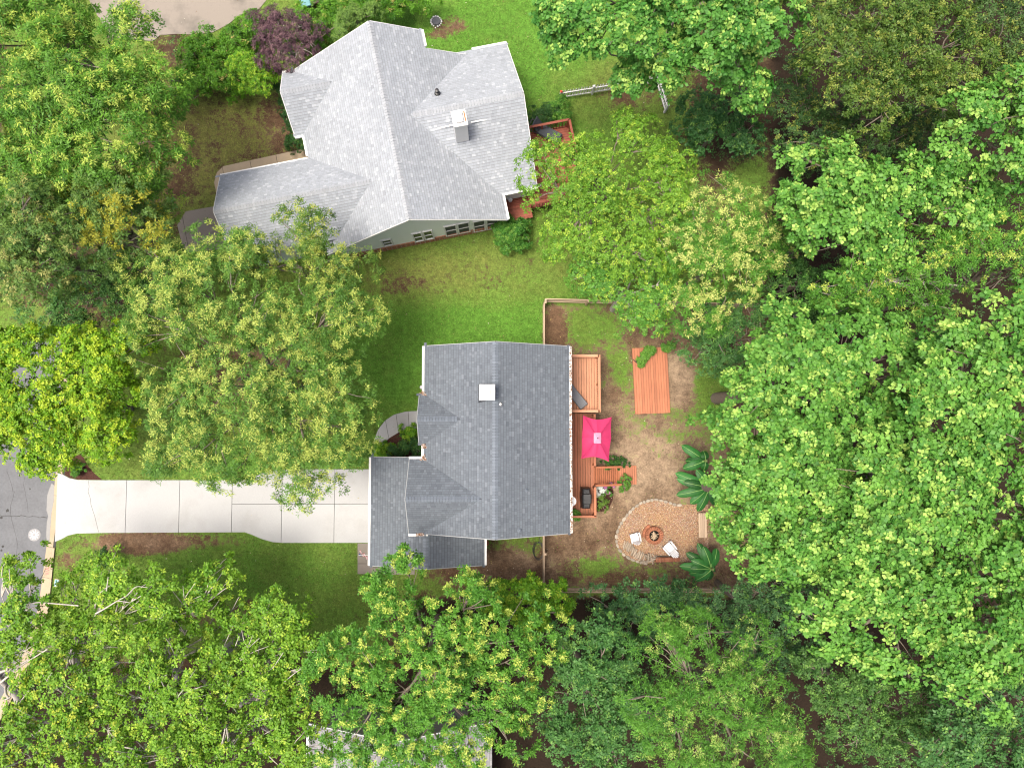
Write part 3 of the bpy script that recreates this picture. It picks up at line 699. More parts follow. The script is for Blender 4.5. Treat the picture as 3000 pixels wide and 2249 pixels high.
    for a, b2 in (((-4.75, -.02, 3.03), (0, -.02, 6.2)), ((4.9, -.02, 2.93), (0, -.02, 6.2)), ((-4.75, 10.08, 3.03), (0, 10.08, 6.2)), ((2.44, 10.08, 4.57), (0, 10.08, 6.2)), ((2.5, 9.12, 4.5), (4.9, 9.12, 2.93)),
                  ((6.8, 9.38, 3), (6.8, 5.38, 5.5)), ((6.8, 1.38, 3), (6.8, 5.38, 5.5)), ((-5.25, 10.08, 3), (-5.25, 8.32, 4.5)), ((-5.25, 6.56, 3), (-5.25, 8.32, 4.5)), ((-9.45, 5.32, 3), (-9.45, 2.62, 5.2)), ((-9.45, .58, 3.54), (-9.45, 2.62, 5.2))):
        trim((a[0], a[1], a[2] - .09), (b2[0], b2[1], b2[2] - .09), 'rake_board', .03, .15)
    # chimney with open crown, rust streak and its two brace straps
    c = P(1346, 347, 6.6); M = Matrix.Rotation(NTH, 3, 'Z')
    ch = MB().box((c.x, c.y, 5.6), (.64, .72, 1.9), M=M).build('chimney', 'white_trim', h)
    MB().box((c.x, c.y, 6.59), (.70, .80, .07), M=M).build('chimney_crown', 'white_trim', ch, bevel=.01)
    MB().box(Vector((c.x, c.y, 6.69)), (.36, .5, .12), M=M).build('flue_cap', 'steel', ch, bevel=.02)
    MB().box(Vector((c.x, c.y, 6.632)) + M @ Vector((.27, .05, 0)), (.06, .5, .012), M=M).build('rust_streak', 'rust', ch)
    for (p, q) in (((1380, 359, 5.15), (1444, 347, 4.95)), ((1326, 367, 5.15), (1268, 380, 5.0))):
        MB().bar(P(*p), P(*q), .07, .03).build('flashing_strip', 'white_trim', h)
    q = P(1281, 271, 5.0); MB().lathe([(.16, -.1), (.12, -.02), (.06, .0), (.06, .18), (.1, .2), (.1, .25), (.02, .27)], (q.x, q.y, 5.0), 12).build('vent_pipe', 'black_metal', h)
    # small red porch floor in the corner, boards one by one
    for i in range(9):
        a, b2 = fr(4.6, .55 + i * .142, .62), fr(6.5, .55 + i * .142, .62); MB().bar(a, b2, .135, .03).build('porch_board', 'red_deck', h)
    q = P(1495, 588, .66); MB().lathe([(.1, 0), (.13, .22), (.11, .22), (.09, .2)], (q.x, q.y, .64), 12).build('porch_planter', 'white_plastic', h)
neighbor_house()

def south_house():
    h = thing('house', 'grey-roofed house glimpsed through branches beyond the yellow-tipped oak', 'house', tuple(P(1160, 2300)))
    ze, zr = 3.0, 5.2
    x0, x1 = P(905, 2160, ze).x, P(1440, 2160, ze).x; yn = P(1160, 2118, ze).y; ys = yn - 9; xm = (x0 + x1) / 2
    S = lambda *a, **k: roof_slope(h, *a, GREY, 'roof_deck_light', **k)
    S((x0, yn, ze), (x0, ys, ze), (xm, ys, zr), (xm, yn, zr), seed=40); S((x1, ys, ze), (x1, yn, ze), (xm, yn, zr), (xm, ys, zr), seed=41)
    ridge_caps(h, (xm, ys, zr), (xm, yn, zr), .45, .45, 'cap_light')
    m = MB(); gable_body(m, lambda u, v, z: Vector((u, v, z)), x0 + .4, x1 - .4, ys + .3, yn - .3, ze + .1, zr - .15, 'v'); m.build('wall', 'tan_lap', h)
    MB().bar((x0 - .06, yn, ze - .03), (x0 - .06, ys, ze - .03), .12, .1).build('gutter', 'white_trim', h)
    MB().bar((x0, yn + .02, ze - .06), (xm, yn + .02, zr - .06), .035, .14).build('rake_board', 'white_trim', h)
    MB().bar((x1, yn + .02, ze - .06), (xm, yn + .02, zr - .06), .035, .14).build('rake_board', 'white_trim', h)
south_house()

# ------------------------------------------------------------------ back decks
def boards_ns(parent, x0, x1, y0, y1, z, wd=.14, mat='deck_ns', joints=None):
    n = max(1, round((x1 - x0) / wd)); w_ = (x1 - x0) / n; cache = {}
    for i in range(n):
        cuts = [y0] + (sorted(joints(i)) if joints else []) + [y1]
        for a, b in zip(cuts, cuts[1:]):
            L = round(b - a - .006, 3)
            if L not in cache:
                cache[L] = MB().box((0, 0, 0), (w_ - .02, L, .032)).mesh('deck_board'); cache[L].materials.append(MATS[mat])
            put('deck_board', cache[L], None, (x0 + w_ * (i + .5), (a + b) / 2, z - .016 + random.uniform(-.0015, .0015)), parent)
def railing(parent, a, b, zf, mats=('deck_pale', 'deck_pale_ns'), h=.9, cap=.13, step=.13, ends=True):
    """cap board on two rails with posts and balusters, from a to b (x,y)"""
    a, b = Vector((*a, 0)), Vector((*b, 0)); d = b - a; L = d.length; x = d.normalized()
    mt = mats[0] if abs(x.x) > abs(x.y) else mats[1]
    up = Vector((0, 0, 1))
    MB().bar(a + up * (zf + h), b + up * (zf + h), cap, .035).build('cap_rail', mt, parent)
    for z in (zf + h - .07, zf + .1): MB().bar(a + up * z, b + up * z, .04, .09).build('rail', mt, parent)
    n = max(1, round(L / 1.5)); me = MB().box((0, 0, h / 2 - .03), (.09, .09, h - .06)).mesh('railing_post'); me.materials.append(MATS[mt])
    for i in range(n + 1):
        put('railing_post', me, None, a + x * min(max(L * i / n, .05), L - .05) + up * zf, parent)
    me = MB().box((0, 0, h / 2), (.035, .035, h - .2)).mesh('baluster'); me.materials.append(MATS[mt])
    k = int(L / step)
    for i in range(1, k): put('baluster', me, None, a + x * (L * i / k) + up * zf, parent)
def posts(parent, pts, z, mat='deck_ns'):
    for x, y in pts: MB().box((x, y, z / 2), (.12, .12, z)).build('support_post', mat, parent)
def upper_deck():
    zf = 1.75; c0, c1 = P(1668, 1042, zf + .9), P(1756.5, 1204, zf + .9)
    x0, x1, y1, y0 = 3.36, c1.x, c0.y, c1.y
    t = thing('raised_deck', 'bright cedar-stained raised deck with grey lounger behind the dark-roofed house', 'deck', ((x0 + x1) / 2, (y0 + y1) / 2, 0))
    boards_ns(t, x0, x1, y0, y1, zf, .142, 'deck_pale_ns')
    railing(t, (x0, y1), (x1, y1), zf); railing(t, (x1, y1 + .06), (x1, y0 - .06), zf); railing(t, (x0, y0), (x1, y0), zf)
    m = MB()
    for a, b in (((x0, y0 - .03), (x1, y0 - .03)), ((x1 - .0, y0), (x1 - .0, y1)), ((x0, y1 + .03), (x1, y1 + .03))):
        MB().bar((*a, zf - .16), (*b, zf - .16), .04, .24).build('rim_joist', 'deck_ew', t)
    posts(t, [(x1 - .1, y0 + .15), (x1 - .1, y1 - .15), (x1 - .1, (y0 + y1) / 2), (x0 + .2, y1 - .15)], zf - .05)
    return zf, x0, x1, y0, y1
UD = upper_deck()
def lower_deck():
    zf = .75; x0 = 3.36; x1 = P(1742.5, 1300, zf + .75).x; y1 = UD[3] - .08; y0 = P(1700, 1513, zf + .75).y
    t = thing('deck', 'long lower deck of orange-brown boards with ramp, pink umbrella and covered grill on it', 'deck', ((x0 + x1) / 2, (y0 + y1) / 2, 0))
    jr = random.Random(3)
    boards_ns(t, x0, x1, y0, y1, zf, .14, 'deck_ns', lambda i: [y0 + jr.choice([1.1, 1.6, 2.4, 2.9, 3.6, 4.3])])
    ry1, ry0 = P(1745, 1366, zf).y, P(1745, 1420, zf).y
    R = lambda a, b: railing(t, a, b, zf, ('deck_ew', 'deck_ns'), .75, .12)
    R((x1, y1 - .05), (x1, ry1 + .06)); R((x1, ry0 - .06), (x1, y0)); R((x0, y0), (x1 + .06, y0))
    for a, b in (((x1 + .02, y1), (x1 + .02, y0)), ((x0, y0 - .02), (x1, y0 - .02))): MB().bar((*a, zf - .15), (*b, zf - .15), .04, .22).build('rim_joist', 'deck_ew', t)
    posts(t, [(x1 - .1, y0 + .15), (x1 - .1, y1 - .15), (x1 - .1, (ry0 + ry1) / 2)], zf - .05)
    # ramp: cross boards one by one, then a flat landing
    xa, xb, xc = x1 + .03, P(1815, 1392, .3).x, P(1865, 1392, .16).x
    yt1, yt0 = P(1840, 1364, .2).y, P(1840, 1418.5, .2).y
    n = 13; zl = .18
    for i in range(n):
        xx = xa + (xb - xa) * (i + .5) / n; z = zf - .03 - (zf - .03 - zl) * (i + .5) / n; sl = math.atan2(zf - zl, xb - xa)
        MB().box((xx, (ry1 + ry0) / 2, z), ((xb - xa) / n - .022, ry1 - ry0, .035), M=Matrix.Rotation(sl, 3, 'Y')).build('ramp_board', 'deck_ns', t)
    n = 8
    for i in range(n):
        xx = xb + (xc - xb) * (i + .5) / n
        MB().box((xx, (yt1 + yt0) / 2, zl - .016), ((xc - xb) / n - .02, yt1 - yt0, .032)).build('ramp_board', 'deck_ns', t)
    for y in (yt0 + .03, yt1 - .03): MB().bar((xb, y, zl - .1), (xc, y, zl - .1), .04, .14).build('rim_joist', 'deck_ew', t)
    for y in (ry1 - .02, ry0 + .02):
        MB().bar((xa, y, zf + .72), (xb, y, zl + .72), .11, .035).build('handrail', 'deck_ew', t)
        for f in (.05, .5, .97):
            xx = xa + (xb - xa) * f; z = zf + (zl - zf) * f; MB().box((xx, y, z / 2 + .35), (.09, .09, z + .7)).build('railing_post', 'deck_ew', t)
    return zf, x0, x1, y0, y1
LD = lower_deck()
def platform():
    A, B, C, D = [P(*q, .22) for q in ((1852, 1020), (1955, 1016), (1963.5, 1209), (1861, 1212.5))]
    ang = math.atan2((B - A).y, (B - A).x); c = (A + B + C + D) / 4
    wd, ln = ((B - A).length + (C - D).length) / 2, ((A - D).length + (B - C).length) / 2
    ang = (ang + math.atan2((C - D).y, (C - D).x)) / 2 * .4 + math.radians(2.3) * .6
    t = thing('garden_platform', 'freestanding low orange timber platform on the lawn with planter box', 'platform', (c.x, c.y, 0))
    M = Matrix.Rotation(ang, 3, 'Z'); n = 14; w_ = wd / n
    me = MB().box((0, 0, 0), (w_ - .012, ln, .035)).mesh('deck_board'); me.materials.append(MATS['deck_ns'])
    for i in range(n):
        put('deck_board', me, None, c + M @ Vector((-wd / 2 + w_ * (i + .5), 0, -.018 + random.uniform(-.001, .001))), t, rot=(0, 0, ang))
    for s in (-1, 1):
        MB().box(c + M @ Vector((0, s * (ln / 2 - .04), -.125)), (wd - .03, .04, .17), M=M).build('rim_joist', 'deck_ew', t)
        MB().box(c + M @ Vector((s * (wd / 2 - .05), 0, -.125)), (.04, ln - .13, .17), M=M).build('rim_joist', 'deck_ns', t)
platform()
def red_deck():
    zf = 1.0; c = P(1668, 350, zf + .95); v1 = (c - NB0).dot(NV); u1 = (c - NB0).dot(NU); u0, v0 = 6.42, v1 - 4.2
    b = fr((u0 + u1) / 2, (v0 + v1) / 2, 0)
    t = thing('deck', 'red-stained deck with railing half hidden by the slender branched tree', 'deck', (b.x, b.y, 0))
    n = round((v1 - v0) / .14)
    for i in range(n):
        v = v0 + (v1 - v0) * (i + .5) / n; MB().bar(fr(u0, v, zf), fr(u1, v, zf), (v1 - v0) / n - .012, .03).build('deck_board', 'red_deck', t)
    for (a, bb) in (((u0, v1), (u1, v1)), ((u1, v1), (u1, v0)), ((u1, v0), (u0, v0))):
        p, q = fr(*a, 0), fr(*bb, 0); railing(t, (p.x, p.y), (q.x, q.y), zf, ('red_deck', 'red_deck'), .95, .13, .16)
    posts(t, [tuple(fr(u1 - .1, v, 0))[:2] for v in (v0 + .1, v1 - .1)], zf - .05, 'red_deck')
    return zf, u0, u1, v0, v1
RD = red_deck()

# ------------------------------------------------------------------ things on the decks
def lounger(label, loc, rz, cush, frame, back=.9, sc=1.0):
    t = thing('lounge_chair', label, 'lounger', loc); M = Matrix.Rotation(rz, 3, 'Z'); L = Vector(loc)
    W = lambda x, y, z: L + M @ Vector((x * sc, y * sc, z))
    f = MB()
    for y in (-.3, .3): f.bar(W(-.95, y, .3), W(.95, y, .3), .04, .05)
    for x in (-.95, .35, .95): f.bar(W(x, -.3, .3), W(x, .3, .3), .04, .04)
    f.build('frame', frame, t)
    for x in (-.85, .85):
        for y in (-.29, .29): MB().box(W(x, y, .14), (.045, .045, .28), M=M).build('leg', frame, t)
    MB().box(W(.3, 0, .37), (1.26 * sc, .6 * sc, .1), M=M).build('seat_cushion', cush, t, bevel=.03)
    Mb = M @ Matrix.Rotation(back, 3, 'Y')
    MB().box(W(-.36, 0, .36) + Mb @ Vector((-.33 * sc, 0, .06)), (.66 * sc, .6 * sc, .09), M=Mb).build('back_cushion', cush, t, bevel=.03)
    MB().bar(W(-.5, -.25, .3), W(-.72, -.25, .72), .03, .03).build('back_prop', frame, t)
c = P(1684, 1160, UD[0]); lounger('grey cushioned lounger on the bright raised deck beside the eave', (c.x, c.y, UD[0]), math.radians(-51), 'grey_cushion', 'black_metal', .6, .78)
c = P(1595, 392, RD[0]); lounger('dark sling lounger with raised back on the red-stained deck', (c.x, c.y, RD[0]), math.radians(-28), 'dark_sling', 'black_metal', .95)
def umbrella():
    zb, top = LD[0], 3.15; c = P(1750, 1283, top)
    t = thing('patio_umbrella', 'rectangular hot pink patio umbrella over the lower deck', 'umbrella', (c.x, c.y, zb))
    cor = [P(*q, 2.55) for q in ((1708, 1216), (1792, 1221), (1784, 1352), (1703, 1344))]
    mid = [P(*q, 2.68) for q in ((1748, 1229), (1790.5, 1283), (1744, 1338), (1704.5, 1281))]
    ring = [cor[0], mid[0], cor[1], mid[1], cor[2], mid[2], cor[3], mid[3]]
    top_v = Vector((c.x, c.y, top)); m = MB(); vs = []; R, K = 6, 32
    for k in range(K):
        f = k / K * 8; i = int(f); g = f - i; p = ring[i].lerp(ring[(i + 1) % 8], g)
        cen = (ring[0] + ring[2] + ring[4] + ring[6]) / 4
        sag = math.sin(g * math.pi) * .05
        p = p.lerp(Vector((c.x, c.y, p.z)), sag * .7); p.z -= sag * .6
        for r in range(R):
            q = .07 + (1 - .07) * r / (R - 1); pt = top_v.lerp(p, q); pt.z += .05 * math.sin(q * math.pi) - math.sin(g * math.pi) * .035 * math.sin(q * math.pi)
            vs.append(pt)
    fs = [(k * R + r, k * R + r + 1, ((k + 1) % K) * R + r + 1, ((k + 1) % K) * R + r) for k in range(K) for r in range(R - 1)]
    m.add(vs, fs); cn = m.build('canopy', 'umbrella_cloth', t, smooth=False)
    for k in range(8):
        a, b = top_v.lerp(ring[k], .08), ring[k]; MB().tube([a - Vector((0, 0, .03)), a.lerp(b, .5) + Vector((0, 0, .015)), b - Vector((0, 0, .02))], .010, 5).build('rib', 'steel', t)
    v = MB(); dx, dy = .19, .27; vt = [top_v + Vector((sx * dx, sy * dy, .045)) for sx, sy in ((-1, -1), (0, -1.02), (1, -1), (1.02, 0), (1, 1), (0, 1.02), (-1, 1), (-1.02, 0))]
    v.add([top_v + Vector((0, 0, .12))] + vt, [(0, i + 1, (i + 1) % 8 + 1) for i in range(8)]); v.build('vent', 'umbrella_vent', t)
    MB().lathe([(.03, 0), (.03, .05), (.012, .08)], tuple(top_v + Vector((0, 0, .11))), 10).build('finial', 'black_metal', t)
    MB().tube([(c.x, c.y, zb), (c.x, c.y, top)], .02, 8).build('pole', 'steel', t)
    MB().lathe([(.24, 0), (.24, .05), (.06, .09), (.03, .3)], (c.x, c.y, zb), 16).build('base', 'black_metal', t)
umbrella()
def grill():
    z = LD[0]; c = P(1719, 1461, z + 1.0); c.z = z
    t = thing('grill', 'barbecue grill under a black vinyl cover on the lower deck', 'grill', tuple(c))
    # cover: boxy tent with sunken shelf ends and a raised hood
    rows = [(-.72, .22, .0), (-.68, .22, .80), (-.60, .20, .86), (-.36, .21, .90), (-.32, .25, 1.10), (0, .26, 1.14), (.32, .25, 1.10), (.36, .21, .90), (.60, .20, .86), (.68, .22, .80), (.72, .22, 0)]
    s = .78; m = MB(); vs = []
    for y, hw, zz in rows:
        y *= s; hw *= 1.02
        vs += [(c.x - hw - .01, c.y + y, z + .04), (c.x - hw, c.y + y, z + max(zz - .1, .04)), (c.x - hw * .72, c.y + y, z + max(zz, .04)), (c.x + hw * .72, c.y + y, z + max(zz, .04)), (c.x + hw, c.y + y, z + max(zz - .1, .04)), (c.x + hw + .01, c.y + y, z + .04)]
    fs = [(i * 6 + j, i * 6 + j + 1, (i + 1) * 6 + j + 1, (i + 1) * 6 + j) for i in range(len(rows) - 1) for j in range(5)]
    m.add(vs, fs); o = m.build('cover', 'black_vinyl', t)
    for sy in (-1, 1):
        for sx in (-1, 1): MB().lathe([(.05, 0), (.05, .06), (.02, .07)], (c.x + sx * .18, c.y + sy * .45, z), 10).build('wheel', 'dark_plastic', t)
        MB().bar((c.x - .15, c.y + sy * .3, z + 1.07), (c.x + .15, c.y + sy * .3, z + 1.07), .02, .02).build('seam', 'black_vinyl', t)
grill()

# ------------------------------------------------------------------ fire pit, chairs, wood
def fire_pit():
    c = P(1917.5, 1568.6, .3); t = thing('fire_pit', 'round brick fire pit ring with burnt sticks inside on the gravel patio', 'fire pit', (c.x, c.y, 0))
    me = MB().box((0, 0, 0), (.2, .085, .1)).mesh('brick'); me.materials.append(MATS['brick'])
    for lv, (n, r, z) in enumerate(((24, .40, .065), (24, .395, .17), (24, .39, .275))):
        for i in range(n):
            a = 2 * math.pi * (i + .5 * (lv % 2)) / n + random.uniform(-.02, .02)
            put('brick', me, None, (c.x + math.cos(a) * r + random.uniform(-.01, .01), c.y + math.sin(a) * r, z + random.uniform(-.004, .006)), t, rot=(random.uniform(-.03, .03), random.uniform(-.03, .03), a))
    for i in range(9):
        a = math.radians(115 + i * 9); put('brick', me, None, (c.x + math.cos(a) * .54, c.y + math.sin(a) * .54, .06), t, rot=(0, 0, a))
    MB().lathe([(.30, 0), (.30, .06), (.02, .07)], (c.x, c.y, .012), 20).build('ash_bed', 'charred', t)
    return c
FP = fire_pit()
def log(label, group, a, b, r, mat, cat='log', k=7):
    m = MB(); a, b = Vector(a), Vector(b); n = 3
    m.tube([a.lerp(b, i / n) + Vector((random.uniform(-.006, .006),) * 3) for i in range(n + 1)], [r * random.uniform(.85, 1.1) for _ in range(n + 1)], k)
    return props(m.build('firewood_log', mat), label, cat, group)
for i in range(11):
    a = random.uniform(0, 6.28); r = .2; z = .16 + i * .018; d = Vector((math.cos(a) * r, math.sin(a) * r, 0)); o = Vector((random.uniform(-.07, .07), random.uniform(-.07, .07), 0))
    log('pale split stick lying inside the brick fire pit', 'sticks in the fire pit', Vector((FP.x, FP.y, z)) + d + o, Vector((FP.x, FP.y, z + random.uniform(-.02, .06))) - d * random.uniform(.4, 1) + o, random.uniform(.018, .032), 'split_wood', 'stick', 5)
A0, A1 = P(1828, 1592), P(1884, 1635)
for i in range(20):
    f = i / 19; p = A0.lerp(A1, f); p += Vector((random.uniform(-.05, .05), random.uniform(-.06, .06), 0)); ang = math.radians(62 + random.uniform(-16, 16)); l = random.uniform(.17, .27)
    d = Vector((math.cos(ang), math.sin(ang), 0)) * l; r = random.uniform(.035, .055); z = r + .02 + (0.07 if i % 3 == 2 else 0)
    log('weathered grey log in the firewood row along the patio edging', 'firewood row on the patio', p + d + Vector((0, 0, z)), p - d + Vector((0, 0, z + random.uniform(-.01, .01))), r, 'log_bark')
q = P(1905, 1634)
for i in range(15):
    lv = i // 6; ang = random.uniform(0, 3.14); l = random.uniform(.14, .24); p = q + Vector((random.uniform(-.3, .26), random.uniform(-.17, .17), .05 + lv * .09)); d = Vector((math.cos(ang), math.sin(ang), random.uniform(-.15, .15))) * l
    log('brown log thrown on the heap at the end of the firewood row', 'firewood heap on the patio', p + d, p - d, random.uniform(.035, .06), 'log_bark')
def bench():
    a, b = P(1921, 1640, .3), P(1992, 1638.5, .3); d = (b - a); L = d.length; x = d.normalized(); y = Vector((-x.y, x.x, 0))
    c = (a + b) / 2; t = thing('brick_wall', 'low straight brick seat wall at the south edge of the gravel patio', 'wall', (c.x, c.y, 0)); ang = math.atan2(x.y, x.x)
    MB().box((c.x, c.y, .13), (L - .02, .2, .26), M=Matrix.Rotation(ang, 3, 'Z')).build('core', 'mortar', t)
    me = MB().box((0, 0, 0), (.076, .215, .065)).mesh('brick'); me.materials.append(MATS['brick']); n = int(L / .088)
    for lv in range(4):
        for i in range(n):
            p = a + x * (L * (i + .5) / n); put('brick', me, None, (p.x + random.uniform(-.004, .004), p.y + random.uniform(-.006, .006), .04 + lv * .078), t, rot=(0, random.uniform(-.02, .02), ang + random.uniform(-.03, .03)))
    MB().bar(a + y * .17 + Vector((0, 0, -.22)), b + y * .17 + Vector((0, 0, -.22)), .05, .09).build('edging_timber', 'bark_dark', t)
bench()
def edging():
    base = thing('stone_edging', 'curved border of flat tan stones round the gravel patio', 'edging', tuple(P(1850, 1560)))
    L = [Vector((*p, 0)) for p in wpoly(PATIO[1:19])]
    d = [0]
    for i in range(1, len(L)): d.append(d[-1] + (L[i] - L[i - 1]).length)
    u = 0; i = 0
    while u < d[-1] - .1:
        l = random.uniform(.17, .32); k = max(j for j in range(len(d)) if d[j] <= u + l / 2); k = min(k, len(L) - 2)
        f = (u + l / 2 - d[k]) / (d[k + 1] - d[k]); p = L[k].lerp(L[k + 1], min(f, 1)); x = (L[k + 1] - L[k]).normalized(); ang = math.atan2(x.y, x.x)
        m = MB(); n = 7; w_ = random.uniform(.07, .10); pts = []
        for j in range(n):
            a = 2 * math.pi * j / n; rr = random.uniform(.85, 1.1); pts.append((math.cos(a) * l * .52 * rr, math.sin(a) * w_ * rr))
        pts = [(p.x + a * math.cos(ang) - b * math.sin(ang), p.y + a * math.sin(ang) + b * math.cos(ang)) for a, b in pts]
        m.prism(pts, 0, random.uniform(.06, .10)).build('edging_stone', 'stone', base, bevel=.012); u += l + .006
edging()
def gravel():
    r = np.random.default_rng(11); W = wpoly(PATIO); xs = [p[0] for p in W]; ys = [p[1] for p in W]
    n = 24000; x = r.uniform(min(xs), max(xs), n); y = r.uniform(min(ys), max(ys), n); k = inpoly(x, y, W); x, y = x[k], y[k]; n = len(x)
    s = r.uniform(.014, .034, n); a = r.uniform(0, 6.28, n); z = np.full(n, .013)
    pal = .8 * np.array([(.42, .27, .14), (.50, .34, .19), (.34, .17, .10), (.40, .22, .17), (.26, .16, .10), (.55, .44, .32), (.33, .24, .2)])
    blend = np.sin(x * 2.1 + 1) * np.sin(y * 2.7) + r.normal(0, 1.0, n)
    c = pal[np.clip((r.integers(0, 7, n) * .6 + (blend + 1) * 1.4).astype(int), 0, 6)] * r.uniform(.75, 1.2, (n, 1))
    ring = []
    for j in range(4):
        th = a + j * math.pi / 2; ring.append(np.stack([x + np.cos(th) * s * (1.2 if j % 2 else .85), y + np.sin(th) * s * (1.2 if j % 2 else .85), z], 1))
    top = np.stack([x + r.normal(0, .003, n), y, z + s * r.uniform(.5, .9, n)], 1)
    v = np.stack([np.stack([ring[j], ring[(j + 1) % 4], top], 1) for j in range(4)], 1)
    o = put('gravel', fastmesh('gravel', v, 3, np.repeat(c, 4, 0)), 'pebble', (0, 0, 0)); props(o, 'tan and rust-coloured gravel filling the patio', 'gravel', kind='stuff')
gravel()
def adirondack(label, px, py, rz, sc=.8, lean=-.45):
    c = P(px, py, .35); t = thing('adirondack_chair', label, 'chair', (c.x, c.y, 0.02)); M = Matrix.Rotation(rz, 3, 'Z')
    W = lambda x, y, z: Vector((c.x, c.y, 0.02)) + M @ Vector((x * sc, y * sc, z))      # x points to the front of the chair
    T = 'white_plastic'
    MB().bar(W(.36, 0, .34), W(-.22, 0, .26), .50 * sc, .02).build('seat', T, t)
    for i in range(6):
        x = .33 - i * .1; MB().bar(W(x, -.24, .36 - i * .0125), W(x, .24, .36 - i * .0125), .075 * sc, .018).build('seat_slat', T, t)
    Mb = M @ Matrix.Rotation(lean, 3, 'Y')
    for i in range(5):
        y = (i - 2) * .1; hh = .62 - .05 * abs(i - 2) ** 1.6; MB().box(W(-.22, y, .25) + Mb @ Vector((0, 0, hh / 2)), (.025, .085 * sc, hh), M=Mb).build('back_slat', T, t, bevel=.008)
    MB().box(W(-.22, 0, .25) + Mb @ Vector((-.02, 0, .28)), (.02, .46 * sc, .06), M=Mb).build('back_brace', T, t)
    for s in (-1, 1):
        arm = MB(); pts = [(.40, s * .29), (.40, s * .37), (.30, s * .39), (-.15, s * .37), (-.30, s * .34), (-.30, s * .29)]
        arm.prism([tuple(W(*p, 0))[:2] for p in pts], .56, .585).build('armrest', T, t)
        MB().box(W(.32, s * .31, .28), (.05, .035, .55), M=M).build('leg', T, t); MB().bar(W(-.42, s * .29, .03), W(.1, s * .29, .28), .035, .08).build('leg', T, t)
adirondack('white plastic slatted chair with upright back beside the firewood row', 1861, 1576, math.radians(104), .74, -.2)
adirondack('white plastic slatted chair with reclined back near the brick seat wall', 1962, 1606, math.radians(130), .82, -.62)
def step_bench():
    c = P(2058, 1538, .4); t = thing('garden_bench', 'weathered tan plank bench tucked under the big poplar beside the patio', 'bench', (c.x, c.y, 0))
    for i in range(4): MB().box((c.x - .17 + i * .115, c.y, .42), (.105, 1.35, .035)).build('seat_plank', 'grey_wood_ns', t)
    for y in (-.55, .55):
        for x in (-.16, .16): MB().box((c.x + x, c.y + y, .2), (.08, .08, .40)).build('leg', 'grey_wood_ns', t)
        MB().box((c.x, c.y + y, .37), (.4, .05, .06)).build('cross_rail', 'grey_wood_ew', t)
step_bench()

# ------------------------------------------------------------------ fences
def rail_fence(label, a, b, rails=(.3, .72, 1.15), h=1.25, step=2.2, out=(0, 0), post_last=True):
    a, b = Vector(a), Vector(b); d = b - a; L = d.length; x = d.normalized(); c = (a + b) / 2; o = Vector((*out, 0))
    t = thing('rail_fence', label, 'fence', (c.x, c.y, 0), 'timber rail fence round the back yard'); n = max(1, round(L / step)); mt = 'grey_wood_ew' if abs(x.x) > abs(x.y) else 'grey_wood_ns'
    for i in range(n + (1 if post_last else 0)):
        p = a + x * (L * i / n); MB().box((p.x, p.y, h / 2), (.10, .11, h), rz=random.uniform(-.05, .05)).build('post', mt, t)
    for i in range(n):
        p, q = a + x * (L * i / n), a + x * (L * (i + 1) / n)
        for z in rails:
            j = Vector((0, 0, z + random.uniform(-.02, .02))); MB().bar(p + j + o, q + Vector((0, 0, z + random.uniform(-.02, .02))) + o, .045, .14).build('rail', mt, t)
cNW, cSW = P(1594, 890), P(1594, 1716); cNE, cSE = P(2200, 905), P(2200, 1716)
rail_fence('timber rail fence running along the grass toward the slender branched tree', cNW, cNE, out=(0, .07))
rail_fence('short rail fence run joining the north corner to the house wall', Vector((cNW.x, cNW.y - .12, 0)), Vector((cNW.x, 3.8, 0)), out=(-.07, 0), post_last=False)
rail_fence('short rail fence run from the house wall along the bare side yard', Vector((cSW.x, -5.0, 0)), Vector((cSW.x, cSW.y + .12, 0)), out=(-.07, 0), post_last=False)
rail_fence('long timber rail fence in front of the dark glossy bushes', cSW, cSE, out=(0, -.07))
rail_fence('rail fence run under the big poplar at the end of the yard', Vector((cNE.x, cNE.y - .12, 0)), Vector((cSE.x, cSE.y + .12, 0)), out=(.07, 0), post_last=False)
def picket_fence():
    A, B, C = P(1640, 292), P(1921, 246), P(1946, 330)
    c = (A + B) / 2; t = thing('picket_fence', 'white picket fence with pointed pickets turning a corner on the lawn', 'fence', (c.x, c.y, 0))
    pk = MB(); w_ = .04; pk.add([(-w_, -.01, 0), (w_, -.01, 0), (w_, -.01, .82), (0, -.01, .92), (-w_, -.01, .82), (-w_, .01, 0), (w_, .01, 0), (w_, .01, .82), (0, .01, .92), (-w_, .01, .82)],
        [(0, 1, 2, 3, 4), (9, 8, 7, 6, 5), (0, 5, 6, 1), (1, 6, 7, 2), (2, 7, 8, 3), (3, 8, 9, 4), (4, 9, 5, 0)])
    me = pk.mesh('picket'); me.materials.append(MATS['white_trim'])
    for a, b in ((A, B), (B, C)):
        d = b - a; L = d.length; x = d.normalized(); ang = math.atan2(x.y, x.x); y = Vector((-x.y, x.x, 0)); n = int(L / .155)
        for i in range(n): put('picket', me, None, a + x * (L * (i + .6) / n) + y * .04 + Vector((0, 0, .08)), t, rot=(0, random.uniform(-.02, .02), ang))
        for z in (.25, .75): MB().bar(a + Vector((0, 0, z)), b + Vector((0, 0, z)), .045, .09).build('rail', 'white_trim', t)
        k = max(1, round(L / 2.0))
        for i in range(k + (1 if a is not A else 0)):
            if a is not A and i == 0: pass
            p = a + x * (L * i / k); po = MB().box((p.x, p.y, .5), (.11, .11, 1.0), rz=ang).build('post', 'white_trim', t)
            MB().box((p.x, p.y, 1.03), (.14, .14, .06), rz=ang, top=.4).build('post_cap', 'red_plastic' if (a is A and i == 0) else 'white_trim', po)
picket_fence()

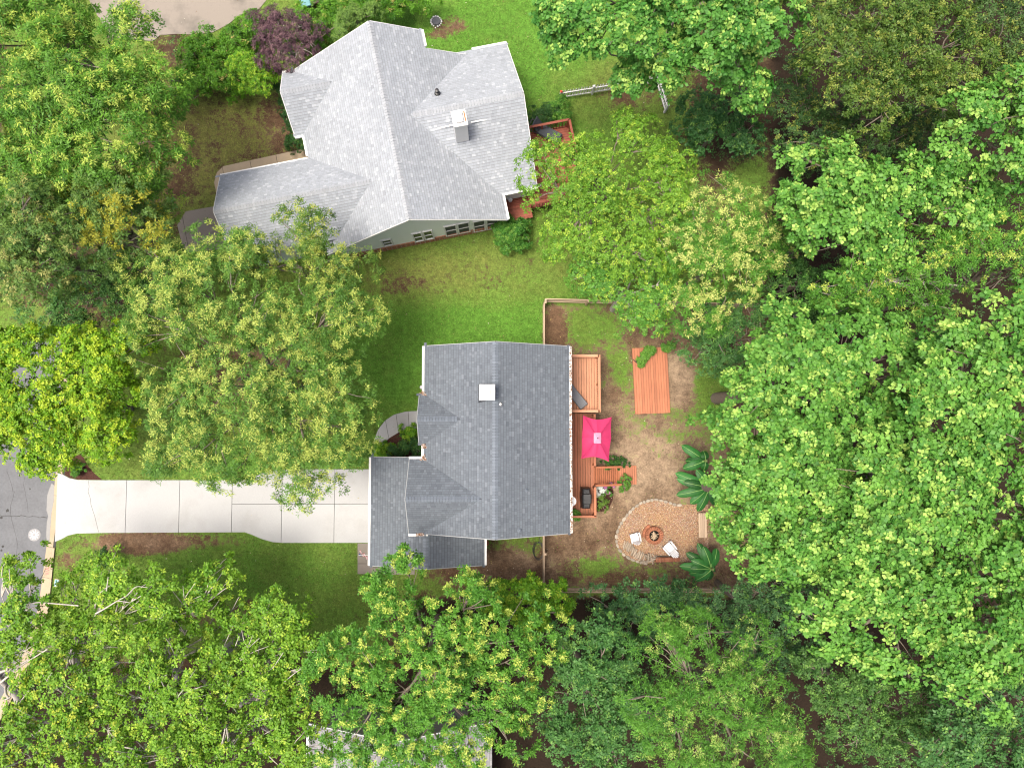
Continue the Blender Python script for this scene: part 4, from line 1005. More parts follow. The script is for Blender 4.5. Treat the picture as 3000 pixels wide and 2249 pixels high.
# ------------------------------------------------------------------ small things
def manhole():
    c = P(101, 1566); t = thing('manhole_cover', 'round iron manhole cover set in the grey street', 'manhole', (c.x, c.y, 0))
    MB().lathe([(.34, 0), (.34, .008), (.30, .009)], (c.x, c.y, .004), 28).build('frame', 'iron', t)
    MB().lathe([(.29, 0), (.29, .012), (.02, .013)], (c.x, c.y, .005), 28).build('lid', 'iron', t)
    for i in range(10):
        a = i * math.pi / 5; MB().bar((c.x + math.cos(a) * .08, c.y + math.sin(a) * .08, .021), (c.x + math.cos(a) * .26, c.y + math.sin(a) * .26, .021), .025, .008).build('rib', 'steel', t)
manhole()
def blue_box():
    c = P(167, 1706); t = thing('utility_box', 'small pale blue utility box lid in the grass by the kerb', 'utility box', (c.x, c.y, 0))
    MB().box((c.x, c.y, .02), (.26, .42, .04), rz=-.1).build('collar', 'tan_concrete', t); MB().box((c.x, c.y, .05), (.2, .36, .025), rz=-.1).build('lid', 'blue_lid', t, bevel=.008)
blue_box()
def paint_marks():
    rr = random.Random(2)
    for i, (px, py) in enumerate(((141, 1664), (144, 1668), (139, 1672), (143, 1677), (138, 1682))):
        c = P(px - 2, py); a = rr.uniform(-.5, .5)
        MB().box((c.x, c.y, .0245), (.22 + .06 * rr.random(), .03, .002), rz=a).build('paint_mark', 'pink_paint', gut)
paint_marks()
def drive_crack():
    pts = [(259, 1408), (261, 1425), (258, 1440), (265, 1460), (266, 1476), (272, 1495), (277, 1510), (282, 1530), (286, 1546), (289, 1558)]
    m = MB()
    for a, b in zip(pts, pts[1:]): m.bar(P(*a, .0392), P(*b, .0392), .012, .003)
    m.build('crack', 'joint', drive)
drive_crack()
def road_marks():
    rr = random.Random(9)
    for pts, wd in (([(0, 1509), (35, 1512), (60, 1510), (95, 1513), (139, 1516)], .03), ([(20, 1380), (40, 1440), (30, 1500), (52, 1600), (45, 1700)], .012), ([(90, 1300), (70, 1420), (84, 1500)], .010)):
        m = MB()
        for a, b in zip(pts, pts[1:]):
            n = 4; q = [P(a[0] + (b[0] - a[0]) * i / n + rr.uniform(-2, 2), a[1] + (b[1] - a[1]) * i / n + rr.uniform(-1.5, 1.5), .0065) for i in range(n + 1)]
            for u, v in zip(q, q[1:]): m.bar(u, v, wd * rr.uniform(.6, 1.3), .002)
        m.build('crack', 'joint', street)
    for px, py in ((86, 1387), (88, 1432), (4, 1516), (8, 1600), (4, 1612), (22, 1495), (130, 1330)):
        c = P(px, py); k = rr.uniform(.04, .1); MB().prism([(c.x + math.cos(a) * k * rr.uniform(.6, 1.2), c.y + math.sin(a) * k * rr.uniform(.6, 1.3)) for a in np.linspace(0, 5.5, 8)], .0045, .0062).build('oil_spot', 'joint', street)
road_marks()
def wheelie(label, px, py, rz, body, lid):
    c = P(px, py, 1.05); t = thing('wheeled_bin', label, 'bin', (c.x, c.y, 0)); M = Matrix.Rotation(rz, 3, 'Z'); W = lambda x, y, z: Vector((c.x, c.y, 0)) + M @ Vector((x, y, z))
    MB().box(W(0, 0, .5), (.46, .5, .92), M=M @ Matrix.Scale(-1, 3, Vector((0, 0, 1))), top=.82).build('body', body, t)
    l = MB().box(W(0, 0, 1.0), (.58, .62, .07), M=M, top=.88).build('lid', lid, t, bevel=.02)
    MB().bar(W(-.2, .36, .98), W(.2, .36, .98), .03, .03).build('handle', body, t)
    for s in (-1, 1): MB().tube([W(s * .24, .24, .11), W(s * .29, .24, .11)], .11, 12).build('wheel', 'dark_plastic', t)
wheelie('green wheeled bin with teal lid beside the purple-leaved tree', 893, 4, .35, 'green_bin', 'teal_lid')
wheelie('brown wheeled bin standing next to the green bin', 924, -6, .3, 'brown_bin', 'brown_bin')
def bird_bath():
    c = P(1278, 64); t = thing('round_planter', 'dark round planter ringed with white stones on the neighbor lawn', 'planter', (c.x, c.y, 0))
    MB().lathe([(.26, 0), (.24, .12), (.02, .13)], (c.x, c.y, .0), 20).build('soil', 'asphalt', t)
    for i in range(15):
        a = i * 2 * math.pi / 15; r = .30; s = random.uniform(.04, .075)
        if i in (11,): r = .38
        m = MB(); m.lathe([(s * .7, -.02), (s, s * .4), (s * .6, s * .9), (.005, s)], (c.x + math.cos(a) * r, c.y + math.sin(a) * r, 0.0), 6); m.build('border_stone', 'white_trim', t)
bird_bath()
def flag():
    a = Vector((-6.25, -6.55, 2.2)); c = P(1060, 1622, 2.0); t = thing('flag', 'small stars and stripes flag hung from a pole at the garage corner', 'flag', (c.x, c.y, 2.0))
    tip = P(1082, 1625, 2.2); MB().tube([tip, c + Vector((-.1, 0, .35))], .012, 6).build('pole', 'white_trim', t)
    # a cloth of stripes hanging in folds
    o = P(1053, 1612, 1.95); n = 7
    for i in range(n):
        m = MB(); z1, z0 = 1.95 - i * .05, 1.95 - (i + 1) * .05; x = .028
        K = 8; vs = []
        for k in range(K + 1):
            xx = o.x + .055 * k; yy = o.y - .05 * k * .8 + .06 * math.sin(k * 1.7 + i * .12) - i * .035
            vs += [(xx, yy, z1), (xx - .004, yy - .03, z0)]
        m.add(vs, [(2 * k, 2 * k + 1, 2 * k + 3, 2 * k + 2) for k in range(K)]); m.build('stripe', 'flag_white' if i % 2 else 'flag_red', t)
    m = MB(); m.add([(o.x - .02, o.y - .16, 1.9), (o.x + .10, o.y - .24, 1.9), (o.x + .07, o.y - .34, 1.78), (o.x - .06, o.y - .27, 1.78)], [(0, 1, 2, 3)]); m.build('canton', 'flag_blue', t)
flag()
q = P(1424, 1590, .3); t = thing('bucket', 'red plastic bucket at the corner of the garage', 'bucket', (q.x, q.y, 0))
MB().lathe([(.12, 0), (.16, .3), (.15, .3), (.11, .03)], (q.x, q.y, .0), 18).build('body', 'red_plastic', t); MB().lathe([(.15, .24), (.02, .245)], (q.x, q.y, 0), 18).build('contents', 'terracotta', t)
def hose():
    m = MB(); pts = []; c = P(1577, 1612)
    for i in range(60):
        a = i * .45; r = .42 + .05 * math.sin(i * .7) + .0015 * i; pts.append((c.x + math.cos(a) * r * .62, c.y + math.sin(a) * r, .03 + .0006 * i))
    e = P(1578, 1572); pts += [(c.x + .1, c.y + .55, .06), (e.x, e.y, .08)]
    props(m.tube(pts, .014, 5).build('garden_hose', 'dark_plastic'), 'dark garden hose coiled on bare soil beside the side yard fence', 'hose')
hose()
q = P(1235, 1134, 1.6); t = thing('globe_lamp', 'white globe lamp on a thin post by the front lawn wall', 'lamp', (q.x, q.y, 0))
MB().tube([(q.x, q.y, 0), (q.x, q.y, 1.55)], .03, 8).build('post', 'black_metal', t); MB().lathe([(.02, 0), (.08, .04), (.105, .1), (.08, .17), (.02, .2)], (q.x, q.y, 1.52), 14).build('globe', 'white_plastic', t, smooth=True)

# ------------------------------------------------------------------ foliage
SP = dict(
    willow_oak=dict(len=.165, wr=.24, K=9, L=9, rc=.48, ca=.235, t0=.05, t1=.7, c0=(.045, .12, .018), c1=(.13, .265, .04), y=(.40, .46, .10), yp=.34, droop=.12),
    dark_oak=dict(len=.15, wr=.25, K=10, L=8, rc=.42, ca=.24, t0=.0, t1=.7, c0=(.04, .105, .016), c1=(.13, .225, .032), y=(.38, .42, .08), yp=.24, droop=.12),
    tip_oak=dict(len=.145, wr=.36, K=10, L=9, rc=.42, ca=.27, t0=.1, t1=.9, c0=(.04, .14, .016), c1=(.125, .30, .036), y=(.44, .52, .10), yp=.28, droop=.1, yclump=.45),
    maple=dict(len=.125, wr=.66, K=13, L=7, rc=.42, ca=.185, t0=-.1, t1=.7, c0=(.065, .18, .008), c1=(.19, .345, .016), y=(.36, .47, .03), yp=.24, droop=.15),
    poplar=dict(len=.165, wr=.88, K=9, L=6, rc=.44, ca=.24, t0=-.1, t1=.9, c0=(.045, .155, .022), c1=(.15, .325, .052), y=(.32, .47, .10), yp=.15, droop=.2),
    sycamore=dict(len=.145, wr=.6, K=10, L=6, rc=.46, ca=.32, t0=-.1, t1=.8, c0=(.07, .185, .014), c1=(.19, .34, .03), y=(.33, .45, .05), yp=.12, droop=.2),
    slender=dict(len=.11, wr=.64, K=10, L=6, rc=.42, ca=.23, t0=-.1, t1=.8, c0=(.065, .17, .014), c1=(.165, .315, .032), y=(.30, .42, .05), yp=.14, droop=.2),
    chestnut=dict(len=.19, wr=.27, K=9, L=9, rc=.48, ca=.30, t0=.0, t1=.7, c0=(.042, .135, .014), c1=(.13, .285, .03), y=(.38, .47, .08), yp=.26, droop=.25, yclump=.5),
    olive=dict(len=.155, wr=.32, K=9, L=9, rc=.44, ca=.28, t0=.0, t1=.7, c0=(.042, .115, .022), c1=(.14, .225, .042), y=(.34, .33, .03), yp=.2, droop=.2, yclump=.18),
    holly=dict(len=.125, wr=.52, K=10, L=6, rc=.38, ca=.24, t0=.0, t1=.8, c0=(.026, .092, .02), c1=(.08, .19, .04), y=(.16, .30, .06), yp=.1, droop=.1),
    olivedark=dict(len=.13, wr=.46, K=10, L=7, rc=.44, ca=.22, t0=-.1, t1=.8, c0=(.03, .082, .012), c1=(.11, .18, .028), y=(.22, .26, .05), yp=.14, droop=.15),
    purple=dict(len=.09, wr=.35, K=10, L=8, rc=.26, ca=.10, t0=-.1, t1=.6, c0=(.042, .020, .028), c1=(.13, .07, .09), y=(.22, .13, .14), yp=.16, droop=.2),
    laurel=dict(len=.13, wr=.42, K=10, L=7, rc=.28, ca=.12, t0=.0, t1=.8, c0=(.034, .12, .01), c1=(.115, .27, .018), y=(.36, .30, .10), yp=.12, droop=.1, yclump=.25),
    shrub=dict(len=.07, wr=.5, K=11, L=7, rc=.18, ca=.05, t0=.0, t1=.8, c0=(.03, .115, .014), c1=(.09, .225, .026), y=(.17, .3, .05), yp=.14, droop=.1),
    darkshrub=dict(len=.07, wr=.5, K=11, L=7, rc=.18, ca=.055, t0=.0, t1=.8, c0=(.014, .05, .012), c1=(.04, .115, .024), y=(.09, .17, .03), yp=.1, droop=.1),
    lime=dict(len=.09, wr=.5, K=11, L=7, rc=.2, ca=.07, t0=.0, t1=.8, c0=(.065, .19, .01), c1=(.165, .35, .022), y=(.32, .45, .04), yp=.2, droop=.1),
)
def clumps(r, lobes, S):
    C, N = [], []
    lob = [(np.array(c), np.array(rad)) for c, rad in lobes]
    for li, (c, rad) in enumerate(lob):
        area = 2 * math.pi * rad[0] * rad[1] * .75 + math.pi * (rad[0] + rad[1]) * rad[2] * .8
        ba = S['ca'] * S.get('bough', 8); nb = max(4, int(area / ba)); nf = int(.12 * area / S['ca']); n = nb + nf
        z = r.uniform(-.22, 1, n); ph = r.uniform(0, 2 * np.pi, n); s = np.sqrt(1 - z * z)
        d = np.stack([s * np.cos(ph), s * np.sin(ph), z], 1); isf = np.arange(n) >= nb
        a = r.uniform(0, 6.28, 6)
        lump = 1 + .10 * np.sin(3 * ph + a[0]) + .08 * np.sin(5 * ph + a[1] + 2 * z) + .07 * np.sin(8 * ph + a[2]) + .06 * np.sin(4 * z * 3 + a[3] + ph) + .08 * np.sin(13 * ph + a[4] + 5 * z)
        f = lump * np.where(isf, r.uniform(.45, .75, n), 1 - .5 * r.random(n) ** 1.3) * r.uniform(.95, 1.05, n) * .90
        p = c + d * rad * f[:, None]
        nn = unit(d / rad * rad.mean() * .65 + np.array([0, 0, .55]) + r.normal(0, .16, (n, 3)))
        tn = r.normal(0, .09, n)
        # every bough is a domed spray of clumps, longer outwards than across
        m = max(3, int(round(ba / S['ca'] * .95))); pb, nb_, tb, db = p[:nb], nn[:nb], tn[:nb], d[:nb]
        rb = math.sqrt(ba / math.pi) * r.uniform(.75, 1.3, (nb, 1, 1)); q = np.sqrt(r.random((nb, m, 1))) * 1.05; th = r.uniform(0, 6.28, (nb, m, 1))
        e1 = unit(db - nb_ * (db * nb_).sum(1, keepdims=True) + 1e-4); e2 = np.cross(nb_, e1)
        off = e1[:, None] * np.cos(th) * q * 1.15 + e2[:, None] * np.sin(th) * q * .78
        pc = pb[:, None] + off * rb + nb_[:, None] * rb * (1.0 * (1 - q * q) - .3) + r.normal(0, .05, (nb, m, 3)) * rb
        nc = unit(nb_[:, None] + off * .75)
        p = np.concatenate([pc.reshape(-1, 3), p[nb:]]); nn = np.concatenate([nc.reshape(-1, 3), nn[nb:]]); tn = np.concatenate([np.repeat(tb, m), tn[nb:]]); n = len(p)
        k = np.ones(n, bool)
        for lj, (c2, r2) in enumerate(lob):
            if lj != li: k &= np.linalg.norm((p - c2) / r2, axis=1) > .74
        C.append(p[k]); N.append(np.concatenate([nn[k], tn[k, None]], 1))
    return np.concatenate(C), np.concatenate(N)
PATCH = []                                      # (photo x, y, radius) of boughs whose leaves have turned
ORG = [np.zeros(3)]
def patch_mask(C):
    q = pix(C + ORG[0]); m = np.zeros(len(C), bool)
    for a, b, c in PATCH: m |= np.hypot(q[:, 0] - a, q[:, 1] - b) < c
    return m
def leaf_mesh(r, C, N, S, name):
    n, K, L = len(C), S['K'], S['L']; bt = N[:, 3][:, None, None]; N = N[:, :3]
    rc = S['rc'] * r.uniform(.6, 1.3, (n, 1, 1)); up = np.array([0, 0, 1.0])
    d = unit(unit(r.normal(size=(n, K, 3))) + N[:, None] * .85)
    dn = (d * N[:, None]).sum(-1, keepdims=True)
    pos = C[:, None] + (d - N[:, None] * dn * .4) * rc * r.uniform(.35, 1.05, (n, K, 1))
    ax = unit(d * .55 + N[:, None] * .55 + up * .4 + r.normal(0, .22, (n, K, 3)))
    tone = np.clip(bt + r.normal(.45, .12, (n, 1, 1)) + r.normal(0, .10, (n, K, 1)), 0, 1)
    yc = (r.random((n, 1, 1)) < S.get('yclump', .7)); young = yc & (dn + r.normal(0, .13, (n, K, 1)) > 1 - S['yp'] * 1.1) & (N[:, None, 2:3] > .35)
    if PATCH: young |= patch_mask(C)[:, None, None] & (r.random((n, K, 1)) < .8)
    m = n * K; pos, ax = pos.reshape(m, 3), ax.reshape(m, 3); tone = np.repeat(tone.reshape(m, 1), L, 1); young = np.repeat(young.reshape(m, 1), L, 1)
    t = unit(np.cross(ax, unit(r.normal(size=(m, 3))))); b = np.cross(ax, t)
    ph = np.arange(L)[None] * 2 * np.pi / L + r.uniform(0, 6.28, (m, 1)) + r.normal(0, .3, (m, L))
    rad = np.cos(ph)[..., None] * t[:, None] + np.sin(ph)[..., None] * b[:, None]
    dr = unit(rad + ax[:, None] * r.uniform(S['t0'], S['t1'], (m, L, 1)))
    ln = S['len'] * r.uniform(.65, 1.2, (m, L, 1)) * np.where(young, .9, 1)[..., None]
    base = pos[:, None] + ax[:, None] * r.uniform(-.7, .5, (m, L, 1)) * S['len'] * .8 + rad * S['len'] * .12
    nr = unit(ax[:, None] - dr * (dr * ax[:, None]).sum(-1, keepdims=True) + r.normal(0, .28, (m, L, 3)))
    sd = np.cross(dr, nr) * ln * S['wr'] * .5
    dv = -up * ln * S['droop']
    if S.get('hexa'):
        V = np.stack([base, base + dr * ln * .22 + sd * .85, base + dr * ln * .68 + sd + dv * .4, base + dr * ln + dv, base + dr * ln * .68 - sd + dv * .4, base + dr * ln * .22 - sd * .85], 2); k = 6
    else:
        V = np.stack([base, base + dr * ln * .48 + sd + dv * .25, base + dr * ln + dv, base + dr * ln * .48 - sd + dv * .25], 2); k = 4
    tn = np.clip(tone + r.normal(0, .16, (m, L)), 0, 1)[..., None]
    c = np.array(S['c0']) * (1 - tn) + np.array(S['c1']) * tn
    yf = np.where(young, r.uniform(.45, 1.0, (m, L)), 0)[..., None]
    c = c * (1 - yf) + np.array(S['y']) * yf
    c = c * r.uniform(.85, 1.15, (m, L, 1))
    return fastmesh(name, V.reshape(-1, 3), k, np.clip(c, 0, 1).reshape(-1, 3))
def tube_np(pts, rad, k=5):
    """(p,3) points, (p,) radii -> verts, quads"""
    d = np.gradient(pts, axis=0); d = unit(d); a = unit(np.cross(d, np.array([.3, .2, .93]))); b = np.cross(d, a)
    th = np.arange(k) * 2 * np.pi / k
    v = pts[:, None] + rad[:, None, None] * (np.cos(th)[None, :, None] * a[:, None] + np.sin(th)[None, :, None] * b[:, None])
    p = len(pts); i, j = np.meshgrid(np.arange(p - 1), np.arange(k), indexing='ij'); j2 = (j + 1) % k
    return v.reshape(-1, 3), np.stack([i * k + j, i * k + j2, (i + 1) * k + j2, (i + 1) * k + j], -1).reshape(-1, 4)
def curve(r, a, b, bend, n=7):
    t = np.linspace(0, 1, n)[:, None]; m = (a + b) / 2 + r.normal(0, 1, 3) * bend + np.array([0, 0, bend * .6])
    p = (1 - t) ** 2 * a + 2 * t * (1 - t) * m + t * t * b
    p[1:-1] += r.normal(0, bend * .10, (n - 2, 3)); return p
def wood_mesh(r, base, fork, C, nl, nt, r0, name, reach=.82, extra=()):
    V, Fc, off = [], [], 0
    def addt(p, rad, k):
        nonlocal off
        v, f = tube_np(p, rad, k); V.append(v); Fc.append(f + off); off += len(v)
    tp = curve(r, base, fork, .25, 6); addt(tp, np.linspace(r0 * 1.15, r0 * .75, 6), 8)
    order = []; far = r.choice(len(C), min(len(C), nl * 6), replace=False)
    # spread limb targets by angle
    ang = np.arctan2(C[far, 1] - fork[1], C[far, 0] - fork[0]); far = far[np.argsort(ang)]; tg = far[np.linspace(0, len(far) - 1, min(nl, len(far))).astype(int)]
    pts = [tp[3:]]
    for i in tg:
        s = tp[r.integers(3, 6)]; e = fork + (C[i] - fork) * r.uniform(reach - .12, reach + .1) - np.array([0, 0, .12]); Ld = np.linalg.norm(e - s)
        p = curve(r, s, e, Ld * .16, 9); addt(p, np.linspace(r0 * .42, .016, 9) * r.uniform(.7, 1.1), 6); pts.append(p[2:])
    for p, ra, rb in extra: addt(p, np.linspace(ra, rb, len(p)), 6)
    A = np.concatenate(pts)
    for i in r.choice(len(C), min(nt, len(C)), replace=False):
        e = C[i]; dd = np.linalg.norm(A - (e * .75 + fork * .25), axis=1); s = A[np.argmin(dd)]; Ld = np.linalg.norm(e - s)
        if Ld > .15: addt(curve(r, s, e, Ld * .12, 5), np.linspace(.022 + .01 * min(Ld, 2), .007, 5), 4)
    v = np.concatenate(V); f = np.concatenate(Fc)
    me = bpy.data.meshes.new(name); me.vertices.add(len(v)); me.vertices.foreach_set('co', v.astype('f').ravel())
    me.loops.add(f.size); me.loops.foreach_set('vertex_index', f.astype('i').ravel()); me.polygons.add(len(f)); me.polygons.foreach_set('loop_start', np.arange(0, f.size, 4, dtype='i'))
    me.polygons.foreach_set('use_smooth', np.ones(len(f), bool)); me.update(calc_edges=True); return me
SEED = [500]
NLEAF = [0]
def tree(name, label, species, top, lobes, bark='bark_grey', base=None, flat=.62, nl=9, nt=60, r0=.16, group=None, cat='tree', tweak=None, low=None, patch=None, limbs=()):
    """lobes: (px, py, rx, ry, dz) outlines measured at the height of each lobe's middle"""
    SEED[0] += 1; r = np.random.default_rng(SEED[0]); S = dict(SP[species]); S.update(tweak or {})
    LB = []
    for l in lobes:
        px, py, rx, ry = l[:4]; dz = l[4] if len(l) > 4 else 0
        zt = top + dz; m = (CAM_H - zt * .8) / FPX; rz = flat * (rx + ry) / 2 * m; rz = min(rz, zt * (.42 if top > 3.5 else .5)); zc = zt - rz
        q = P(px, py, zc); m = (CAM_H - zc) / FPX
        LB.append(((q.x, q.y, zc), (rx * m, ry * m, rz)))
    c = np.mean([l[0] for l in LB], 0)
    bx, by = (base[0], base[1]) if base is not None else (c[0], c[1])
    t = thing(name, label, cat, (bx, by, 0), group)
    S['rc'] = min(S['rc'], .6 * min(min(l[1][:2]) for l in LB)); PATCH[:] = patch or []; ORG[0] = np.array([bx, by, 0])
    C, N = clumps(r, LB, S)
    if low is not None: k = C[:, 2] > low; C, N = C[k], N[k]
    k = C[:, 2] > .06; C, N = C[k], N[k]
    me = leaf_mesh(r, C - np.array([bx, by, 0]), N, S, 'crown'); NLEAF[0] += len(me.polygons)
    o = put('crown', me, 'leaf', (bx, by, 0), t); props(o, kind='stuff')
    ex = []
    for pts, za, zb, ra, rb in limbs:               # limbs seen bare above the leaves
        k = len(pts); q = np.array([P(a, b, za + (zb - za) * i / (k - 1)) for i, (a, b) in enumerate(pts)]) - np.array([bx, by, 0])
        t_ = np.linspace(0, k - 1, (k - 1) * 4 + 1); sm = np.stack([np.interp(t_, np.arange(k), q[:, d]) for d in range(3)], 1)
        sm[1:-1] = (sm[:-2] + 2 * sm[1:-1] + sm[2:]) / 4; ex.append((sm, ra * .6, rb * .5))
    zf = max(.25, min(l[0][2] - l[1][2] * .35 for l in LB)); fork = np.array([bx * .4 + c[0] * .6, by * .4 + c[1] * .6, zf]) - np.array([bx, by, 0])
    o = put('trunk', wood_mesh(r, np.array([0, 0, 0.0]), fork, C - np.array([bx, by, 0]), nl, nt, r0, 'trunk', extra=ex), bark, (bx, by, 0), t); props(o, kind='stuff')
    return t
WOODS = 'tall trees of the wood behind the yards'
# left side, top to bottom
tree('chestnut_tree', 'tall tree with long drooping lance leaves beside the stained driveway', 'chestnut', 11.5, [(330, 330, 190, 230), (170, 250, 150, 160, .5), (440, 220, 90, 120, -1.5), (250, 470, 170, 140, -.5), (430, 420, 90, 110, -2.0), (390, 75, 55, 60, -2)], nl=14, nt=110, r0=.22, base=tuple(P(300, 340))[:2])
tree('chestnut_tree', 'lance-leaved tree overhanging the far corner of the stained driveway', 'chestnut', 10.5, [(130, 60, 150, 110), (20, 110, 120, 150, .6), (230, 30, 70, 60, -1.5)], nl=9, nt=60)
tree('chestnut_tree', 'lance-leaved tree between the stained driveway and the yellowing tree', 'chestnut', 10.5, [(40, 400, 150, 160), (130, 540, 150, 110, -1), (330, 560, 130, 90, -2.2), (20, 560, 110, 120)], nl=9, nt=80)
tree('ash_tree', 'olive tree with bright yellow leaf patches at the neighbor front lawn', 'olive', 10.5, [(330, 640, 170, 130), (180, 680, 160, 140, .4), (440, 700, 90, 90, -1.5), (470, 560, 70, 70, -2), (300, 740, 130, 90, -1)], nl=12, nt=90, r0=.2, patch=[(325, 600, 40), (345, 640, 35), (290, 690, 45), (320, 700, 30), (430, 690, 45), (450, 650, 25), (180, 560, 30), (400, 575, 25)])
tree('ash_tree', 'broad olive tree with grey-green leaves between yellowing tree and street', 'olive', 12.0, [(60, 720, 170, 150), (30, 830, 150, 90, -.5), (120, 640, 110, 90, -.6)], nl=10, nt=80, tweak=dict(yclump=.6, y=(.3, .3, .09)))
tree('understory_tree', 'shaded dark green tree below the olive and oak crowns near the street', 'holly', 5.0, [(300, 860, 170, 110), (420, 800, 100, 80, .5), (200, 930, 120, 60, -.5)], nl=8, nt=50, r0=.1)
tree('maple_tree', 'bright yellow-green maple overhanging the street beside the driveway mouth', 'maple', 8.5, [(200, 1140, 190, 180), (100, 1050, 130, 120, -.3), (300, 1040, 110, 110, -.4), (90, 1250, 120, 110, -.6), (300, 1210, 100, 110, -.8), (170, 1300, 100, 70, -1.2), (130, 1350, 50, 40, -2.0), (20, 1150, 80, 120, -.6)], nl=12, nt=80, r0=.2)
tree('willow_oak', 'large willow oak with pale star-shaped leaf tips over the driveway', 'willow_oak', 10.0, [(640, 900, 190, 170), (480, 850, 140, 120, -.5), (870, 960, 170, 150, -.4), (1010, 930, 110, 110, -1.2), (700, 1130, 210, 170, .3), (930, 1170, 170, 150, -.4), (530, 1200, 150, 140, -.6), (690, 1310, 170, 110, -.9), (900, 1330, 150, 90, -.9), (530, 1350, 90, 50, -1.6), (880, 1430, 90, 45, -2.2), (1000, 1240, 90, 100, -1.4), (700, 770, 140, 90, -.8), (420, 990, 70, 60, -1.8)], nl=18, nt=150, r0=.28)
tree('dark_oak', 'darker oak crown leaning over the garage wing of the pale-roofed house', 'dark_oak', 8.8, [(890, 690, 110, 85), (970, 790, 95, 90, -.4), (800, 760, 100, 80, -.6), (960, 900, 80, 70, -1.0), (740, 720, 60, 45, -1.6)], nl=10, nt=70)
# around the neighbour lawn
tree('purple_maple', 'purple-leaved maple standing between the bins and the pale-roofed house', 'purple', 4.2, [(825, 130, 85, 90), (800, 60, 75, 60, -.3), (860, 190, 55, 45, -.6), (880, 90, 50, 60, -.2)], bark='bark_pale', nl=12, nt=60, r0=.09)
tree('young_tree', 'small light green tree in front of the purple-leaved maple', 'lime', 3.0, [(725, 205, 55, 45), (760, 245, 45, 40, -.2), (780, 190, 35, 30, -.3), (705, 180, 35, 25, -.2)], nl=7, nt=30, r0=.05)
tree('slender_tree', 'slender tree with bare grey upper branches shading the red-stained deck', 'slender', 8.5, [(1760, 560, 200, 170), (1640, 490, 120, 100, -.8), (1900, 480, 120, 110, -.6), (1830, 720, 170, 130, -.2), (1690, 690, 110, 120, -1), (1950, 600, 110, 120, -.3), (1640, 610, 90, 80, -1.4), (1870, 390, 70, 60, -1.4)], bark='bark_grey', nl=14, nt=190, r0=.13, flat=.5)
tree('slender_tree', 'rounded leafy tree hanging over the rail fence and rear lawn', 'slender', 7.0, [(1850, 850, 130, 95), (1760, 790, 90, 80, -.4), (1940, 830, 100, 90), (1850, 930, 80, 40, -1.4)], bark='bark_pale', nl=14, nt=70, tweak=dict(c0=(.05, .165, .02), c1=(.14, .31, .045)))
tree('tip_oak', 'oak with pale cream leaf tips beside the slender branched tree', 'tip_oak', 9.5, [(2130, 640, 150, 110), (2230, 690, 85, 90, -.4), (2050, 760, 120, 110, -.3), (2170, 770, 110, 90, -.3), (2080, 880, 100, 90, -1.4)], nl=10, nt=70, tweak=dict(y=(.52, .55, .17), yp=.4, yclump=.7, wr=.27))
tree('holly_tree', 'fine-leaved green tree between the oak and the garden platform', 'holly', 6.5, [(2120, 970, 110, 80), (2200, 930, 80, 80), (2170, 1050, 60, 40, -1), (2080, 1030, 70, 40, -1.5)], nl=8, nt=50, tweak=dict(c0=(.03, .1, .025), c1=(.085, .2, .05)))
tree('poplar_tree', 'broad-leaved poplar overhanging the picket fence lawn', 'poplar', 12.5, [(1870, 70, 190, 120), (2080, 60, 160, 130, .4), (1700, 40, 120, 70, -1), (1980, 170, 110, 70, -1.4), (2150, 180, 90, 80, -1.6), (1850, 190, 60, 60, -3), (1680, 120, 50, 50, -2.4), (2190, 260, 55, 45, -3), (2260, 60, 80, 110, -.5), (1640, 60, 60, 45, -2)], nl=16, nt=110, r0=.25, base=tuple(P(1990, -90))[:2], tweak=dict(c0=(.035, .14, .02), c1=(.11, .27, .045)))
tree('round_tree', 'low dense round tree at the end of the picket fence', 'holly', 4.6, [(2110, 360, 130, 90), (2170, 420, 75, 50, -.4), (2050, 310, 70, 50, -.4)], nl=8, nt=40, r0=.09, tweak=dict(wr=.8, c0=(.022, .085, .022), c1=(.065, .17, .045)))
tree('dark_tree', 'dark olive-leaved tree with fine twigs beyond the clearing', 'olivedark', 13.0, [(2520, 130, 180, 150), (2700, 90, 170, 140, .3), (2420, 60, 120, 110, -.5), (2560, 280, 150, 100, -1), (2720, 260, 130, 120, -.8), (2840, 170, 110, 130)], nl=20, nt=150, r0=.16, group=WOODS)
tree('dark_tree', 'dark olive-leaved tree at the far corner of the wood', 'olivedark', 13.5, [(2930, 60, 130, 120), (2990, 200, 90, 110, -.5)], nl=9, nt=50, group=WOODS, tweak=dict(c0=(.03, .08, .02), c1=(.08, .14, .035)))
tree('dark_tree', 'shaded small-leaved tree bordering the dark clearing', 'olivedark', 8.0, [(2400, 390, 120, 90), (2600, 410, 150, 70), (2330, 270, 60, 100, -.5), (2720, 390, 120, 60)], nl=12, nt=90, r0=.12, group=WOODS, tweak=dict(c0=(.022, .07, .018), c1=(.07, .145, .035)))
tree('poplar_tree', 'pale poplar beside the dark olive-leaved trees', 'poplar', 15.0, [(2900, 370, 130, 110), (2970, 300, 80, 90, .3), (2820, 430, 90, 60, -1.2), (2960, 450, 80, 70, -.5)], nl=9, nt=60, group=WOODS)
tree('poplar_tree', 'poplar with broad round leaves just beyond the shaded clearing', 'poplar', 13.0, [(2480, 560, 160, 110), (2640, 570, 150, 110), (2380, 620, 100, 110, -.8), (2520, 690, 160, 100, -.4), (2760, 560, 110, 90, -.4), (2400, 480, 75, 55, -1.6), (2870, 600, 100, 90, -.6)], nl=14, nt=110, r0=.24, group=WOODS)
